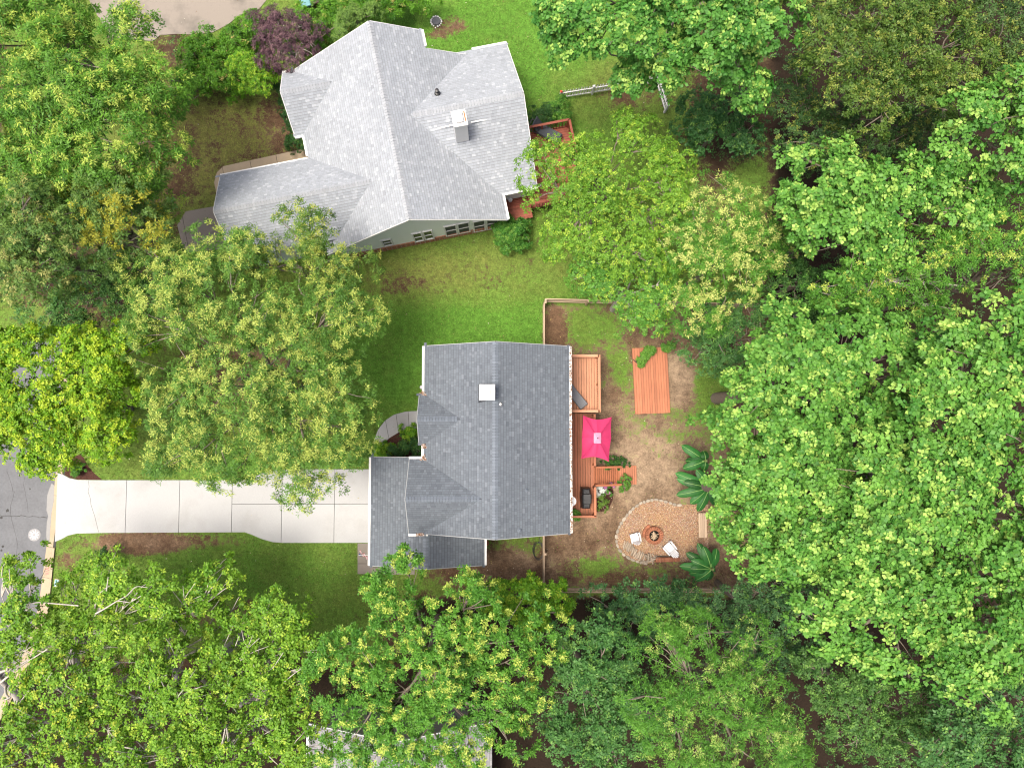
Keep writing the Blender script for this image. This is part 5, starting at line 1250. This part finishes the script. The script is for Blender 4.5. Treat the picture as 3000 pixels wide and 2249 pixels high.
tree('tip_oak', 'yellow-tipped narrow-leaved tree between the two stands of poplar', 'tip_oak', 12.0, [(2620, 800, 170, 100), (2760, 740, 130, 90), (2480, 830, 110, 70, -.8), (2700, 880, 120, 60, -1)], nl=14, nt=110, bark='bark_pale', group=WOODS, tweak=dict(yclump=.4, wr=.28))
tree('tip_oak', 'yellow-tipped narrow-leaved tree at the edge of the wood', 'tip_oak', 13.0, [(2940, 730, 110, 100), (2990, 830, 60, 60, -1)], nl=7, nt=50, group=WOODS, tweak=dict(wr=.28))
tree('understory_tree', 'low dark tree in the gap below the oak and poplars', 'holly', 6.0, [(2340, 830, 110, 100), (2450, 900, 120, 80), (2270, 760, 80, 80)], nl=8, nt=60, group=WOODS)
tree('poplar_tree', 'huge pale poplar leaning over the fence behind the garden platform', 'poplar', 14.0, [(2470, 1060, 230, 150), (2330, 1000, 120, 100, -1.4), (2250, 1200, 130, 130, -1.6), (2620, 1060, 150, 130, .2), (2450, 1230, 210, 140, .2), (2150, 1280, 85, 60, -3.4), (2320, 1080, 130, 110, -.9)], nl=18, nt=150, r0=.3, group=WOODS)
tree('poplar_tree', 'huge pale poplar overhanging the banana plants and plank bench', 'poplar', 13.5, [(2290, 1420, 180, 130), (2200, 1400, 85, 90, -2.0), (2250, 1560, 115, 90, -1.6), (2430, 1420, 150, 130, .2), (2380, 1600, 170, 120), (2150, 1530, 60, 50, -3.0)], nl=16, nt=130, r0=.28, group=WOODS)
tree('poplar_tree', 'pale poplar with the topmost crown at the wood edge', 'poplar', 17.0, [(2830, 1080, 170, 150), (2940, 980, 90, 110, .3), (2760, 1200, 140, 110, -.6), (2930, 1200, 110, 120, .2)], nl=14, nt=90, r0=.3, group=WOODS)
tree('poplar_tree', 'pale poplar deep in the wood behind the huge leaning poplars', 'poplar', 16.0, [(2650, 1400, 170, 150), (2830, 1420, 160, 150, .3), (2960, 1400, 80, 130), (2740, 1560, 180, 120, .2), (2560, 1560, 130, 120, -.8)], nl=16, nt=110, r0=.3, group=WOODS)
tree('poplar_tree', 'pale poplar above the grey-green thicket', 'poplar', 15.0, [(2580, 1740, 170, 130), (2460, 1790, 110, 100, -1), (2760, 1740, 140, 120, .3), (2640, 1880, 140, 80, -.6), (2740, 1850, 100, 90, -.4)], nl=14, nt=100, r0=.26, group=WOODS)
tree('poplar_tree', 'pale poplar standing at the outermost edge of the wood', 'poplar', 16.5, [(2930, 1650, 110, 140), (2920, 1850, 120, 120, -.4), (2850, 1960, 110, 90, -1)], nl=10, nt=70, group=WOODS)
tree('dark_tree', 'shaded green tree at the far lower corner of the wood', 'holly', 12.0, [(2830, 2120, 150, 120), (2960, 2060, 90, 110), (2950, 2200, 90, 70, .4)], nl=10, nt=70, group=WOODS, tweak=dict(len=.17, c0=(.03, .1, .025), c1=(.09, .21, .055)))
tree('thicket_tree', 'grey-green small-leaved thicket tree beside the lower banana plant', 'holly', 6.5, [(2135, 1755, 75, 50), (2230, 1750, 100, 80), (2330, 1830, 110, 110, .5), (2180, 1850, 110, 80), (2070, 1790, 65, 45, -.6), (2290, 1700, 75, 55, -.4)], nl=10, nt=80, tweak=dict(c0=(.03, .095, .032), c1=(.09, .19, .065)))
tree('thicket_tree', 'small-leaved tree under the pale poplars by the narrow-leaved oak', 'holly', 9.0, [(2480, 2040, 130, 100), (2560, 2150, 150, 90), (2390, 1960, 80, 70, -.5), (2660, 2060, 110, 90), (2700, 2200, 100, 60)], nl=12, nt=80, group=WOODS, tweak=dict(c0=(.032, .1, .022), c1=(.105, .215, .045)))
tree('tip_oak', 'green narrow-leaved oak beyond the fence and grey-green thicket', 'tip_oak', 11.5, [(2060, 1960, 160, 120), (2180, 2080, 130, 110, .2), (1950, 2080, 130, 110), (2080, 2190, 150, 80), (1960, 1880, 100, 80, -1.2), (2270, 2180, 110, 70, -.6), (2160, 1900, 80, 70, -1)], nl=14, nt=110, r0=.24, tweak=dict(y=(.34, .44, .11), yclump=.3, wr=.22))
tree('glossy_bush', 'large dark glossy-leaved bush behind the long rail fence', 'holly', 4.0, [(1800, 1760, 75, 45), (1790, 1840, 70, 60), (1880, 1760, 80, 45), (1960, 1730, 60, 35), (1850, 1820, 70, 50)], nl=7, nt=40, cat='bush', tweak=dict(len=.14, c0=(.028, .095, .03), c1=(.08, .19, .06)))
tree('hedge_tree', 'mid-green tree between the yellow-tipped oak and the glossy bush', 'holly', 8.0, [(1700, 1880, 85, 85), (1690, 2010, 90, 110), (1790, 1960, 90, 110, -.6), (1740, 2150, 120, 110), (1620, 2110, 80, 100), (1850, 2080, 90, 110, -.6)], nl=12, nt=100, tweak=dict(c0=(.03, .105, .025), c1=(.09, .21, .05), len=.15))
tree('tip_oak', 'big oak dotted with yellow leaf tips beside the bare side yard', 'tip_oak', 10.5, [(1170, 1840, 150, 120), (1330, 1850, 170, 110), (1500, 1870, 150, 110, -.3), (1080, 1960, 150, 130, -.2), (1290, 2010, 190, 150, .4), (1480, 2020, 160, 130), (1080, 2090, 110, 90, -.8), (1260, 2150, 150, 90, -.2), (1430, 2170, 120, 80, -.5), (1180, 2230, 130, 60, -.3), (1330, 2240, 120, 50, -.3), (1020, 2180, 80, 60, -1), (1110, 1750, 80, 60, -1.2), (1370, 1740, 65, 40, -1.6), (1175, 1675, 32, 48, -2), (980, 1900, 60, 70, -1)], nl=20, nt=150, r0=.26)
tree('scrub_oak', 'bright lime scrub oak at the corner of the rail fence', 'lime', 3.6, [(1480, 1760, 75, 45), (1420, 1735, 50, 35), (1540, 1730, 45, 30, -.2), (1600, 1740, 60, 45, -.2), (1550, 1790, 70, 40)], nl=6, nt=30, r0=.06, tweak=dict(len=.15, rc=.28, ca=.13))
SYC = 'white-limbed sycamores along the street'
tree('sycamore_tree', 'sycamore with forked white limbs showing beside the street', 'sycamore', 8.5, [(400, 1690, 120, 75), (470, 1760, 90, 60, -.5), (300, 1720, 70, 55, -.8), (330, 1860, 130, 80, -.4), (230, 1790, 80, 60, -1)], bark='bark_pale', base=tuple(P(235, 1960))[:2], limbs=[([(240, 1900), (271, 1822), (280, 1797), (278, 1775), (289, 1739), (312, 1721), (337, 1705)], 6.5, 8.9, .10, .03), ([(280, 1797), (312, 1779), (344, 1759), (371, 1745)], 8.0, 8.8, .07, .03), ([(312, 1730), (317, 1689)], 8.7, 8.9, .05, .03), ([(371, 1745), (398, 1716), (432, 1720)], 8.7, 8.9, .04, .02), ([(344, 1759), (380, 1764)], 8.6, 8.7, .04, .02)], nl=12, nt=70, r0=.22, group=SYC, tweak=dict(ca=.36))
tree('sycamore_tree', 'sycamore with a single tilted white branch over the front lawn', 'sycamore', 7.5, [(580, 1760, 85, 80), (640, 1700, 40, 35, -.6), (490, 1850, 110, 70, -.3), (640, 1830, 80, 50, -.8)], bark='bark_pale', base=tuple(P(520, 2010))[:2], limbs=[([(505, 1860), (511, 1834), (527, 1797), (531, 1770), (549, 1739), (572, 1707)], 6.2, 8.0, .06, .02), ([(527, 1800), (556, 1788)], 7.2, 7.6, .035, .02), ([(538, 1765), (588, 1745)], 7.4, 7.8, .035, .015), ([(540, 1755), (536, 1715)], 7.5, 8.0, .03, .015)], nl=10, nt=60, r0=.16, group=SYC, tweak=dict(ca=.36))
tree('sycamore_tree', 'sycamore spreading over the street asphalt', 'sycamore', 9.0, [(90, 1760, 90, 60), (40, 1830, 90, 60, -.3), (80, 1680, 45, 30, -1.4), (170, 1850, 90, 60, -.6), (20, 1920, 60, 60, -.6)], bark='bark_pale', base=tuple(P(60, 2060))[:2], limbs=[([(86, 1768), (113, 1763), (158, 1767), (230, 1773)], 9.1, 8.6, .04, .06), ([(27, 1666), (29, 1711), (40, 1750)], 8.4, 8.8, .025, .04), ([(0, 2000), (60, 1950), (140, 1900)], 7.0, 9.1, .09, .05), ([(27, 2119), (50, 2069), (86, 2019)], 8.0, 9.4, .08, .05)], nl=12, nt=60, r0=.2, group=SYC, tweak=dict(ca=.38))
tree('sycamore_tree', 'sycamore with twiggy white crown beside the yellow-tipped oak', 'sycamore', 9.0, [(760, 1850, 130, 100), (850, 1780, 70, 60, -.8), (880, 1900, 80, 90, -.5), (720, 1960, 120, 90, .2), (830, 2020, 100, 80, -.4)], bark='bark_pale', base=tuple(P(700, 2060))[:2], limbs=[([(685, 1960), (701, 1929), (724, 1901), (760, 1868)], 8.2, 9.3, .05, .02), ([(705, 1933), (742, 1908), (787, 1892)], 8.8, 9.3, .04, .015), ([(690, 1890), (701, 1861)], 9.0, 9.3, .03, .015), ([(769, 1974), (800, 1956), (830, 1910)], 8.6, 9.3, .05, .025), ([(828, 2001), (859, 1974), (882, 1958)], 8.8, 9.2, .04, .02), ([(724, 1901), (740, 1860)], 9.0, 9.4, .03, .012)], nl=14, nt=100, r0=.22, group=SYC, tweak=dict(ca=.36))
tree('sycamore_tree', 'dense sycamore in the middle of the white-limbed row', 'sycamore', 9.5, [(480, 1950, 130, 90), (350, 1980, 110, 90), (600, 2010, 120, 90, .2), (470, 2080, 150, 90), (620, 2130, 130, 90, -.2)], bark='bark_pale', limbs=[([(194, 1969), (199, 1933), (210, 1901)], 8.6, 9.0, .09, .07), ([(601, 2137), (608, 2100), (601, 2064)], 9.4, 9.8, .03, .02), ([(633, 2222), (651, 2177), (660, 2132)], 8.0, 9.7, .08, .05), ([(640, 2230), (670, 2180), (664, 2130)], 8.0, 9.7, .06, .04), ([(435, 2000), (465, 1985), (490, 1975)], 9.4, 9.7, .03, .015)], nl=12, nt=100, r0=.22, group=SYC, tweak=dict(ca=.34))
tree('sycamore_tree', 'sycamore with yellow-green leaves at the bend of the street', 'sycamore', 10.0, [(210, 2010, 130, 100), (130, 2120, 120, 90), (280, 2140, 130, 90), (60, 2190, 100, 70), (200, 2210, 120, 60)], bark='bark_pale', nl=16, nt=90, r0=.22, group=SYC, tweak=dict(y=(.37, .43, .05), ca=.34))
tree('sycamore_tree', 'sycamore at the gutter of the grey-roofed house', 'sycamore', 9.5, [(500, 2200, 130, 70), (690, 2210, 120, 60), (830, 2130, 100, 80), (380, 2220, 100, 50), (860, 2220, 70, 50, -.6)], bark='bark_pale', nl=16, nt=90, r0=.2, group=SYC, tweak=dict(ca=.34))
# hedges and shrubs
def shrub(name, label, sp, top, lobes, **k):
    k.setdefault('nl', 4); k.setdefault('nt', 16); k.setdefault('r0', .035); k.setdefault('cat', 'shrub'); k.setdefault('flat', .9)
    return tree(name, label, sp, top, lobes, **k)
shrub('laurel_hedge', 'broad laurel hedge between the stained driveway and the neighbor front lawn', 'laurel', 2.2, [(600, 190, 85, 75), (690, 130, 75, 60), (560, 240, 60, 50), (650, 240, 60, 40), (740, 90, 50, 40)], cat='hedge', nt=50)
shrub('laurel_hedge', 'laurel hedge running behind the pale-roofed house from the bins', 'laurel', 2.4, [(930, 70, 70, 55), (910, 130, 45, 45), (1000, 50, 60, 45), (1060, 25, 60, 40), (1150, 15, 70, 35), (1230, 5, 45, 25)], cat='hedge', nt=50)
shrub('young_cedar', 'feathery light green young conifer behind the pale roof gable', 'shrub', 3.4, [(1040, 45, 30, 40), (1000, 95, 26, 30), (1090, 40, 28, 34), (1015, 60, 25, 28)], tweak=dict(c0=(.07, .15, .03), c1=(.17, .27, .06)))
shrub('round_shrub', 'clipped round shrub at the corner of the mint wall', 'shrub', 1.9, [(1505, 690, 52, 52), (1480, 670, 30, 30)], flat=1.0, nt=20, tweak=dict(len=.10, c0=(.03, .12, .015), c1=(.09, .23, .03)))
shrub('round_shrub', 'dark low shrub beside the red-stained deck and pale roof', 'darkshrub', 1.3, [(1580, 345, 40, 32), (1610, 325, 30, 26)], tweak=dict(c1=(.05, .13, .03)))
shrub('round_shrub', 'brighter rounded shrub between picket fence and red-stained deck', 'shrub', 1.4, [(1642, 318, 30, 30), (1655, 345, 22, 16)])
shrub('foundation_shrub', 'dark clipped shrub in the corner beside the tan walk', 'darkshrub', 1.2, [(866, 418, 30, 26), (885, 410, 18, 24)])
shrub('foundation_shrub', 'narrow dark shrub row along the wall of the small pale gable', 'darkshrub', 1.2, [(838, 320, 16, 40), (850, 370, 16, 30), (825, 270, 14, 30)])
shrub('bed_shrub', 'wide dark shrub filling the front mulch bed', 'darkshrub', 1.0, [(1160, 1318, 36, 26), (1200, 1310, 30, 26), (1228, 1318, 20, 26)], tweak=dict(c1=(.05, .14, .03)))
shrub('bed_shrub', 'bright hosta-like plant at the upper end of the front mulch bed', 'lime', .5, [(1200, 1268, 16, 14)], tweak=dict(len=.14, wr=.3, rc=.1))
shrub('bed_shrub', 'yellow-green plant at the walk side of the front mulch bed', 'lime', .6, [(1121, 1318, 19, 17)], tweak=dict(len=.14, wr=.3, rc=.12))
shrub('bed_shrub', 'egg-shaped yellow-green shrub beside the lower deck', 'shrub', .9, [(1763, 1476, 11, 19)], tweak=dict(c0=(.07, .15, .02), c1=(.15, .24, .04), len=.05))
shrub('flower_plant', 'white hydrangea by the ramp railing', 'shrub', .55, [(1756, 1434, 8, 8)], cat='flowers', tweak=dict(y=(.8, .8, .82), yp=1.0, yclump=1))
shrub('flower_plant', 'pink-flowered plant in the small mulch bed by the ramp', 'shrub', .5, [(1780, 1431, 7, 6)], cat='flowers', tweak=dict(y=(.6, .15, .5), yp=.8, yclump=.6))
shrub('border_plant', 'small green plant at the lower corner of the ramp', 'shrub', .55, [(1828, 1416, 8, 7)], tweak=dict(c1=(.12, .26, .04)))
shrub('border_plant', 'low dark plants beside the pink umbrella corner', 'darkshrub', .5, [(1795, 1351, 8, 7), (1778, 1357, 7, 5)], tweak=dict(c1=(.07, .17, .03)))
shrub('border_plant', 'dark seedling beside the upper ramp rail', 'darkshrub', .4, [(1822, 1358, 5, 4)])
shrub('young_cedar', 'small dark conifer in the mulch strip near the street', 'darkshrub', 1.2, [(312, 1628, 18, 20)])
shrub('border_plant', 'low green plant in the front mulch bed by the street', 'shrub', .4, [(232, 1375, 12, 9)])
def potted(label, px, py, z, pot_r, pr, sp='shrub', off=(0, 0)):
    c = P(px, py, z); t = thing('potted_plant', label, 'potted plant', (c.x, c.y, z))
    MB().lathe([(pot_r * .75, 0), (pot_r, pot_r * 1.7), (pot_r * .9, pot_r * 1.7), (pot_r * .85, pot_r * 1.5), (.01, pot_r * 1.5)], (c.x, c.y, z), 16).build('pot', 'dark_plastic', t)
    SEED[0] += 1; r = np.random.default_rng(SEED[0]); S = dict(SP[sp]); S.update(ca=.02, rc=.12, len=.085, c0=(.05, .15, .02), c1=(.13, .28, .04))
    C, N = clumps(r, [((c.x + off[0], c.y + off[1], z + pot_r * 1.7 + pr * .6), (pr, pr, pr * .8))], S)
    props(put('foliage', leaf_mesh(r, C - np.array(c), N, S, 'foliage'), 'leaf', tuple(c), t), kind='stuff')
potted('leafy plant in a black pot at the corner of the timber platform', 1948, 1027, .225, .12, .26, off=(.12, .18))
potted('small fern in a black pot at the lower deck corner under the eave', 1681, 1493, LD[0], .10, .15, off=(.05, -.25))
def planter():
    c = P(1885, 1046, .225); t = thing('planter_box', 'black rectangular planter box full of herbs on the timber platform', 'planter', tuple(c)); a = math.radians(47); M = Matrix.Rotation(a, 3, 'Z')
    for s in (-1, 1):
        MB().box(c + M @ Vector((0, s * .17, .15)), (.95, .03, .3), M=M).build('side_panel', 'dark_plastic', t); MB().box(c + M @ Vector((s * .46, 0, .15)), (.03, .31, .3), M=M).build('end_panel', 'dark_plastic', t)
    MB().box(c + M @ Vector((0, 0, .13)), (.88, .30, .2), M=M).build('soil', 'soil', t)
    MB().bar(c + M @ Vector((-.5, .35, .02)), c + M @ Vector((-.5, -.3, .02)), .04, .04).build('foot_rail', 'bark_dark', t)
    SEED[0] += 1; r = np.random.default_rng(SEED[0]); S = dict(SP['shrub']); S.update(ca=.016, rc=.11, len=.085, c0=(.05, .15, .02), c1=(.13, .28, .04))
    lob = [(tuple(c + M @ Vector((x, 0, zz))), (.2, .2, .16)) for x, zz in ((-.3, .32), (0, .34), (.3, .42), (.5, .5))]
    C, N = clumps(r, lob, S); props(put('herbs', leaf_mesh(r, C - np.array(c), N, S, 'herbs'), 'leaf', tuple(c), t), kind='stuff')
planter()

# ------------------------------------------------------------------ banana plants, leaf by leaf
def m_banana():
    t = NT('banana_leaf'); p = t.obj(); oi = t.new('ShaderNodeObjectInfo').outputs['Random']
    s = t.noise(t.scale(p, (60, 2, 2)), 1.0, 3)
    c = t.mix(1.0, (.018, .092, .016), t.mix(1.0, t.ramp(s, [(.3, .8), (.7, 1.2)]), t.ramp(oi, [(0, .65), (1, 1.45)]), 'MULTIPLY'), 'MULTIPLY')
    t.bump(s, .3, .01); t.fin(c, .5, .25)
m_banana(); m_plain('banana_rib', (.18, .32, .09), .5, .4); m_plain('banana_stem', (.12, .17, .05), .7, .3)
def banana(label, px, py, leaves, h=1.9):
    c = P(px, py, 0); t = thing('banana_plant', label, 'banana plant', (c.x, c.y, 0)); rr = random.Random(int(px))
    MB().tube([(c.x, c.y, 0), (c.x + .03, c.y, h * .5), (c.x, c.y, h)], [.13, .11, .07], 10).build('stem', 'banana_stem', t)
    for (ex, ey, dz) in leaves:
        tip = P(ex, ey, h - .25 + dz); b = Vector((c.x, c.y, h - .15 + rr.uniform(-.3, 0))); d = tip - b; mid = (b + tip) / 2 + Vector((0, 0, .38))
        n = 12; pts = []
        for i in range(n + 1):
            f = i / n; pts.append(b * (1 - f) ** 2 + mid * (2 * f * (1 - f)) + tip * f * f)
        L = d.length; W0 = min(.25, .17 + L * .06); m = MB(); vs = []
        sx = Vector((-d.y, d.x, 0)).normalized()
        for i, p in enumerate(pts):
            f = i / n; w_ = W0 * (max(0, math.sin(math.pi * min(1, max(0, (f - .14) / .86)) ** .8)) ** .42) + .012
            if f < .14: w_ = .012
            e = rr.uniform(.92, 1.06); vs += [p + sx * w_ * e + Vector((0, 0, -.28 * w_)), p + sx * w_ * .5, p + Vector((0, 0, -.012)), p - sx * w_ * .5, p - sx * w_ * e + Vector((0, 0, -.28 * w_))]
        m.add(vs, [(i * 5 + j, i * 5 + j + 1, i * 5 + j + 6, i * 5 + j + 5) for i in range(n) for j in range(4)])
        lo = m.build('leaf', 'banana_leaf', t, smooth=True)
        MB().tube([p + Vector((0, 0, .004)) for p in pts], [.022 * (1 - .8 * i / n) + .003 for i in range(n + 1)], 5).build('midrib', 'banana_rib', lo)
banana('banana plant with broad dark leaves above the gravel patio', 2052, 1420, [(1978, 1385, -.3), (1982, 1402, -.2), (1981, 1450, -.2), (2002, 1412, .1), (2022, 1475, -.2), (2044, 1498, -.3), (2082, 1420, 0), (2090, 1455, -.2), (2075, 1390, 0), (2040, 1375, .1), (2095, 1480, -.3)], 2.0)
banana('banana plant with dark leaves beside the yard under the huge poplar', 2040, 1345, [(1997, 1304, -.2), (2008, 1350, -.3), (2000, 1372, -.1), (2060, 1320, 0), (2060, 1380, -.2)], 1.9)
banana('banana plant with fresh green leaves below the gravel patio corner', 2058, 1648, [(1990, 1657, -.2), (2010, 1618, -.2), (2044, 1590, 0), (2060, 1600, .2), (2080, 1620, 0), (2100, 1605, -.2), (2018, 1680, -.2), (2036, 1700, -.2), (2070, 1700, -.3), (2095, 1660, -.2), (2025, 1640, .1), (2022, 1665, .2)], 1.9)

# ------------------------------------------------------------------ brush on the floor of the wood
def undergrowth():
    r = np.random.default_rng(77); n = 5000; px = r.uniform(-60, 3060, n); py = r.uniform(-60, 2300, n)
    g, sa, li, dr = fields(px, py); k = (li > .55) & ~inpoly(px, py, STREET) & ~((px > 850) & (px < 1500) & (py > 2080)) & ~inpoly(px, py, NDRIVE)
    px, py = px[k], py[k]; d = np.stack([(px - 1500) / FPX, -(py - 1124.5) / FPX, -np.ones(len(px))], 1) @ RC.T; s = -CAM_H / d[:, 2]
    C = np.stack([d[:, 0] * s, d[:, 1] * s, r.uniform(.15, 1.5, len(px)) ** 1.3], 1)
    N = np.concatenate([unit(r.normal(0, .3, C.shape) + np.array([0, 0, 1.0])), r.normal(0, .12, (len(C), 1))], 1)
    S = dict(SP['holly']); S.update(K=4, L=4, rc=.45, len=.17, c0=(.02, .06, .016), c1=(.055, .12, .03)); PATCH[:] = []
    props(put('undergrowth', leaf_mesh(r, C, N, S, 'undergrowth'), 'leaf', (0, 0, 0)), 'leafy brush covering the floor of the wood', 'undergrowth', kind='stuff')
undergrowth()

# ------------------------------------------------------------------ grass, weeds and fallen bits
def grass():
    r = np.random.default_rng(21); n = 470000
    px = r.uniform(-30, 2260, n); py = r.uniform(-30, 2000, n)
    d = np.stack([(px - 1500) / FPX, -(py - 1124.5) / FPX, -np.ones(n)], 1) @ RC.T; s = -CAM_H / d[:, 2]; x, y = d[:, 0] * s, d[:, 1] * s
    g, sa, li, dr = fields(px, py)
    patch = .5 * np.sin(x * 1.9 + 1.3 * np.sin(y * 1.1)) * np.sin(y * 2.3 + 1.1 * np.sin(x * .9)) + r.normal(0, .25, n)
    k = (r.random(n) < np.clip((g + patch * .28 - .28) * 1.25, 0, 1)) & (li < .5)
    for pl in [DRIVE, NDRIVE, STREET, FWALK, SWALK, NWALK, NDRIVE2, PATIO] + MULCH: k &= ~inpoly(px, py, pl)
    k &= ~((px > 148) & (px < 215) & (py > 1000) & (py < 1330)); k &= ~((px < 182) & (py > 1330) & (py < 1600)) & ~((px < 150) & (py > 1590) & (py < 1800))
    k &= ~((x > -6.2) & (x < 3.3) & (y > -6.8) & (y < 3.7))
    x, y, g, dr = x[k], y[k], g[k], dr[k]; n = len(x)
    L = r.uniform(.04, .12, n); a = r.uniform(0, 6.28, n); lean = r.uniform(.35, 1.0, n); wv = r.uniform(.009, .018, n)
    bx, by = np.cos(a), np.sin(a); z0 = np.full(n, .001)
    tip = np.stack([x + bx * L * lean, y + by * L * lean, L * np.sqrt(np.clip(1.15 - lean ** 2, .08, 1))], 1)
    A = np.stack([x - by * wv, y + bx * wv, z0], 1); B = np.stack([x + by * wv, y - bx * wv, z0], 1)
    t = np.clip(dr + r.normal(0, .22, n), 0, 1)[:, None]
    c = np.array((.078, .185, .022)) * (1 - t) + np.array((.16, .18, .045)) * t
    c = c * r.uniform(.55, 1.5, (n, 1)); h = r.random(n) < .04; c[h] = np.array((.3, .25, .12)) * r.uniform(.7, 1.1, (h.sum(), 1))
    props(put('grass', fastmesh('grass', np.stack([A, B, tip], 1), 3, np.clip(c, 0, 1)), 'blade', (0, 0, 0)), 'short lawn grass growing in patches around both houses', 'grass', kind='stuff')
grass()
def debris():
    r = np.random.default_rng(31); n = 5000; px = r.uniform(0, 2200, n); py = r.uniform(0, 1900, n)
    ok = ((px > 1594) & (px < 2200) & (py > 890) & (py < 1720)) | ((px > 1260) & (px < 1600) & (py > 1590) & (py < 1730)) | (r.random(n) < .22)
    for pl in [STREET, PATIO, DRIVE]: ok &= ~(inpoly(px, py, pl) & (r.random(n) < .93))
    px, py = px[ok], py[ok]; n = len(px); d = np.stack([(px - 1500) / FPX, -(py - 1124.5) / FPX, -np.ones(n)], 1) @ RC.T; s = -CAM_H / d[:, 2]; x, y = d[:, 0] * s, d[:, 1] * s
    l = r.uniform(.015, .045, n); a = r.uniform(0, 6.28, n); z = np.full(n, .04)
    q = [np.stack([x + np.cos(a + t) * l * f, y + np.sin(a + t) * l * f, z + r.uniform(0, .02, n)], 1) for t, f in ((0, 1), (1.6, .45), (3.14, 1), (4.7, .45))]
    pal = np.array([(.45, .36, .25), (.3, .2, .12), (.2, .12, .07), (.55, .5, .42), (.36, .3, .1), (.16, .1, .06)]); c = pal[r.integers(0, 6, n)] * r.uniform(.7, 1.2, (n, 1))
    props(put('fallen_leaves', fastmesh('fallen_leaves', np.stack(q, 1), 4, np.clip(c, 0, 1)), 'debris', (0, 0, 0)), 'dry fallen leaves and twigs scattered over lawn and soil', 'leaves', kind='stuff')
debris()
print('LEAVES', NLEAF[0])
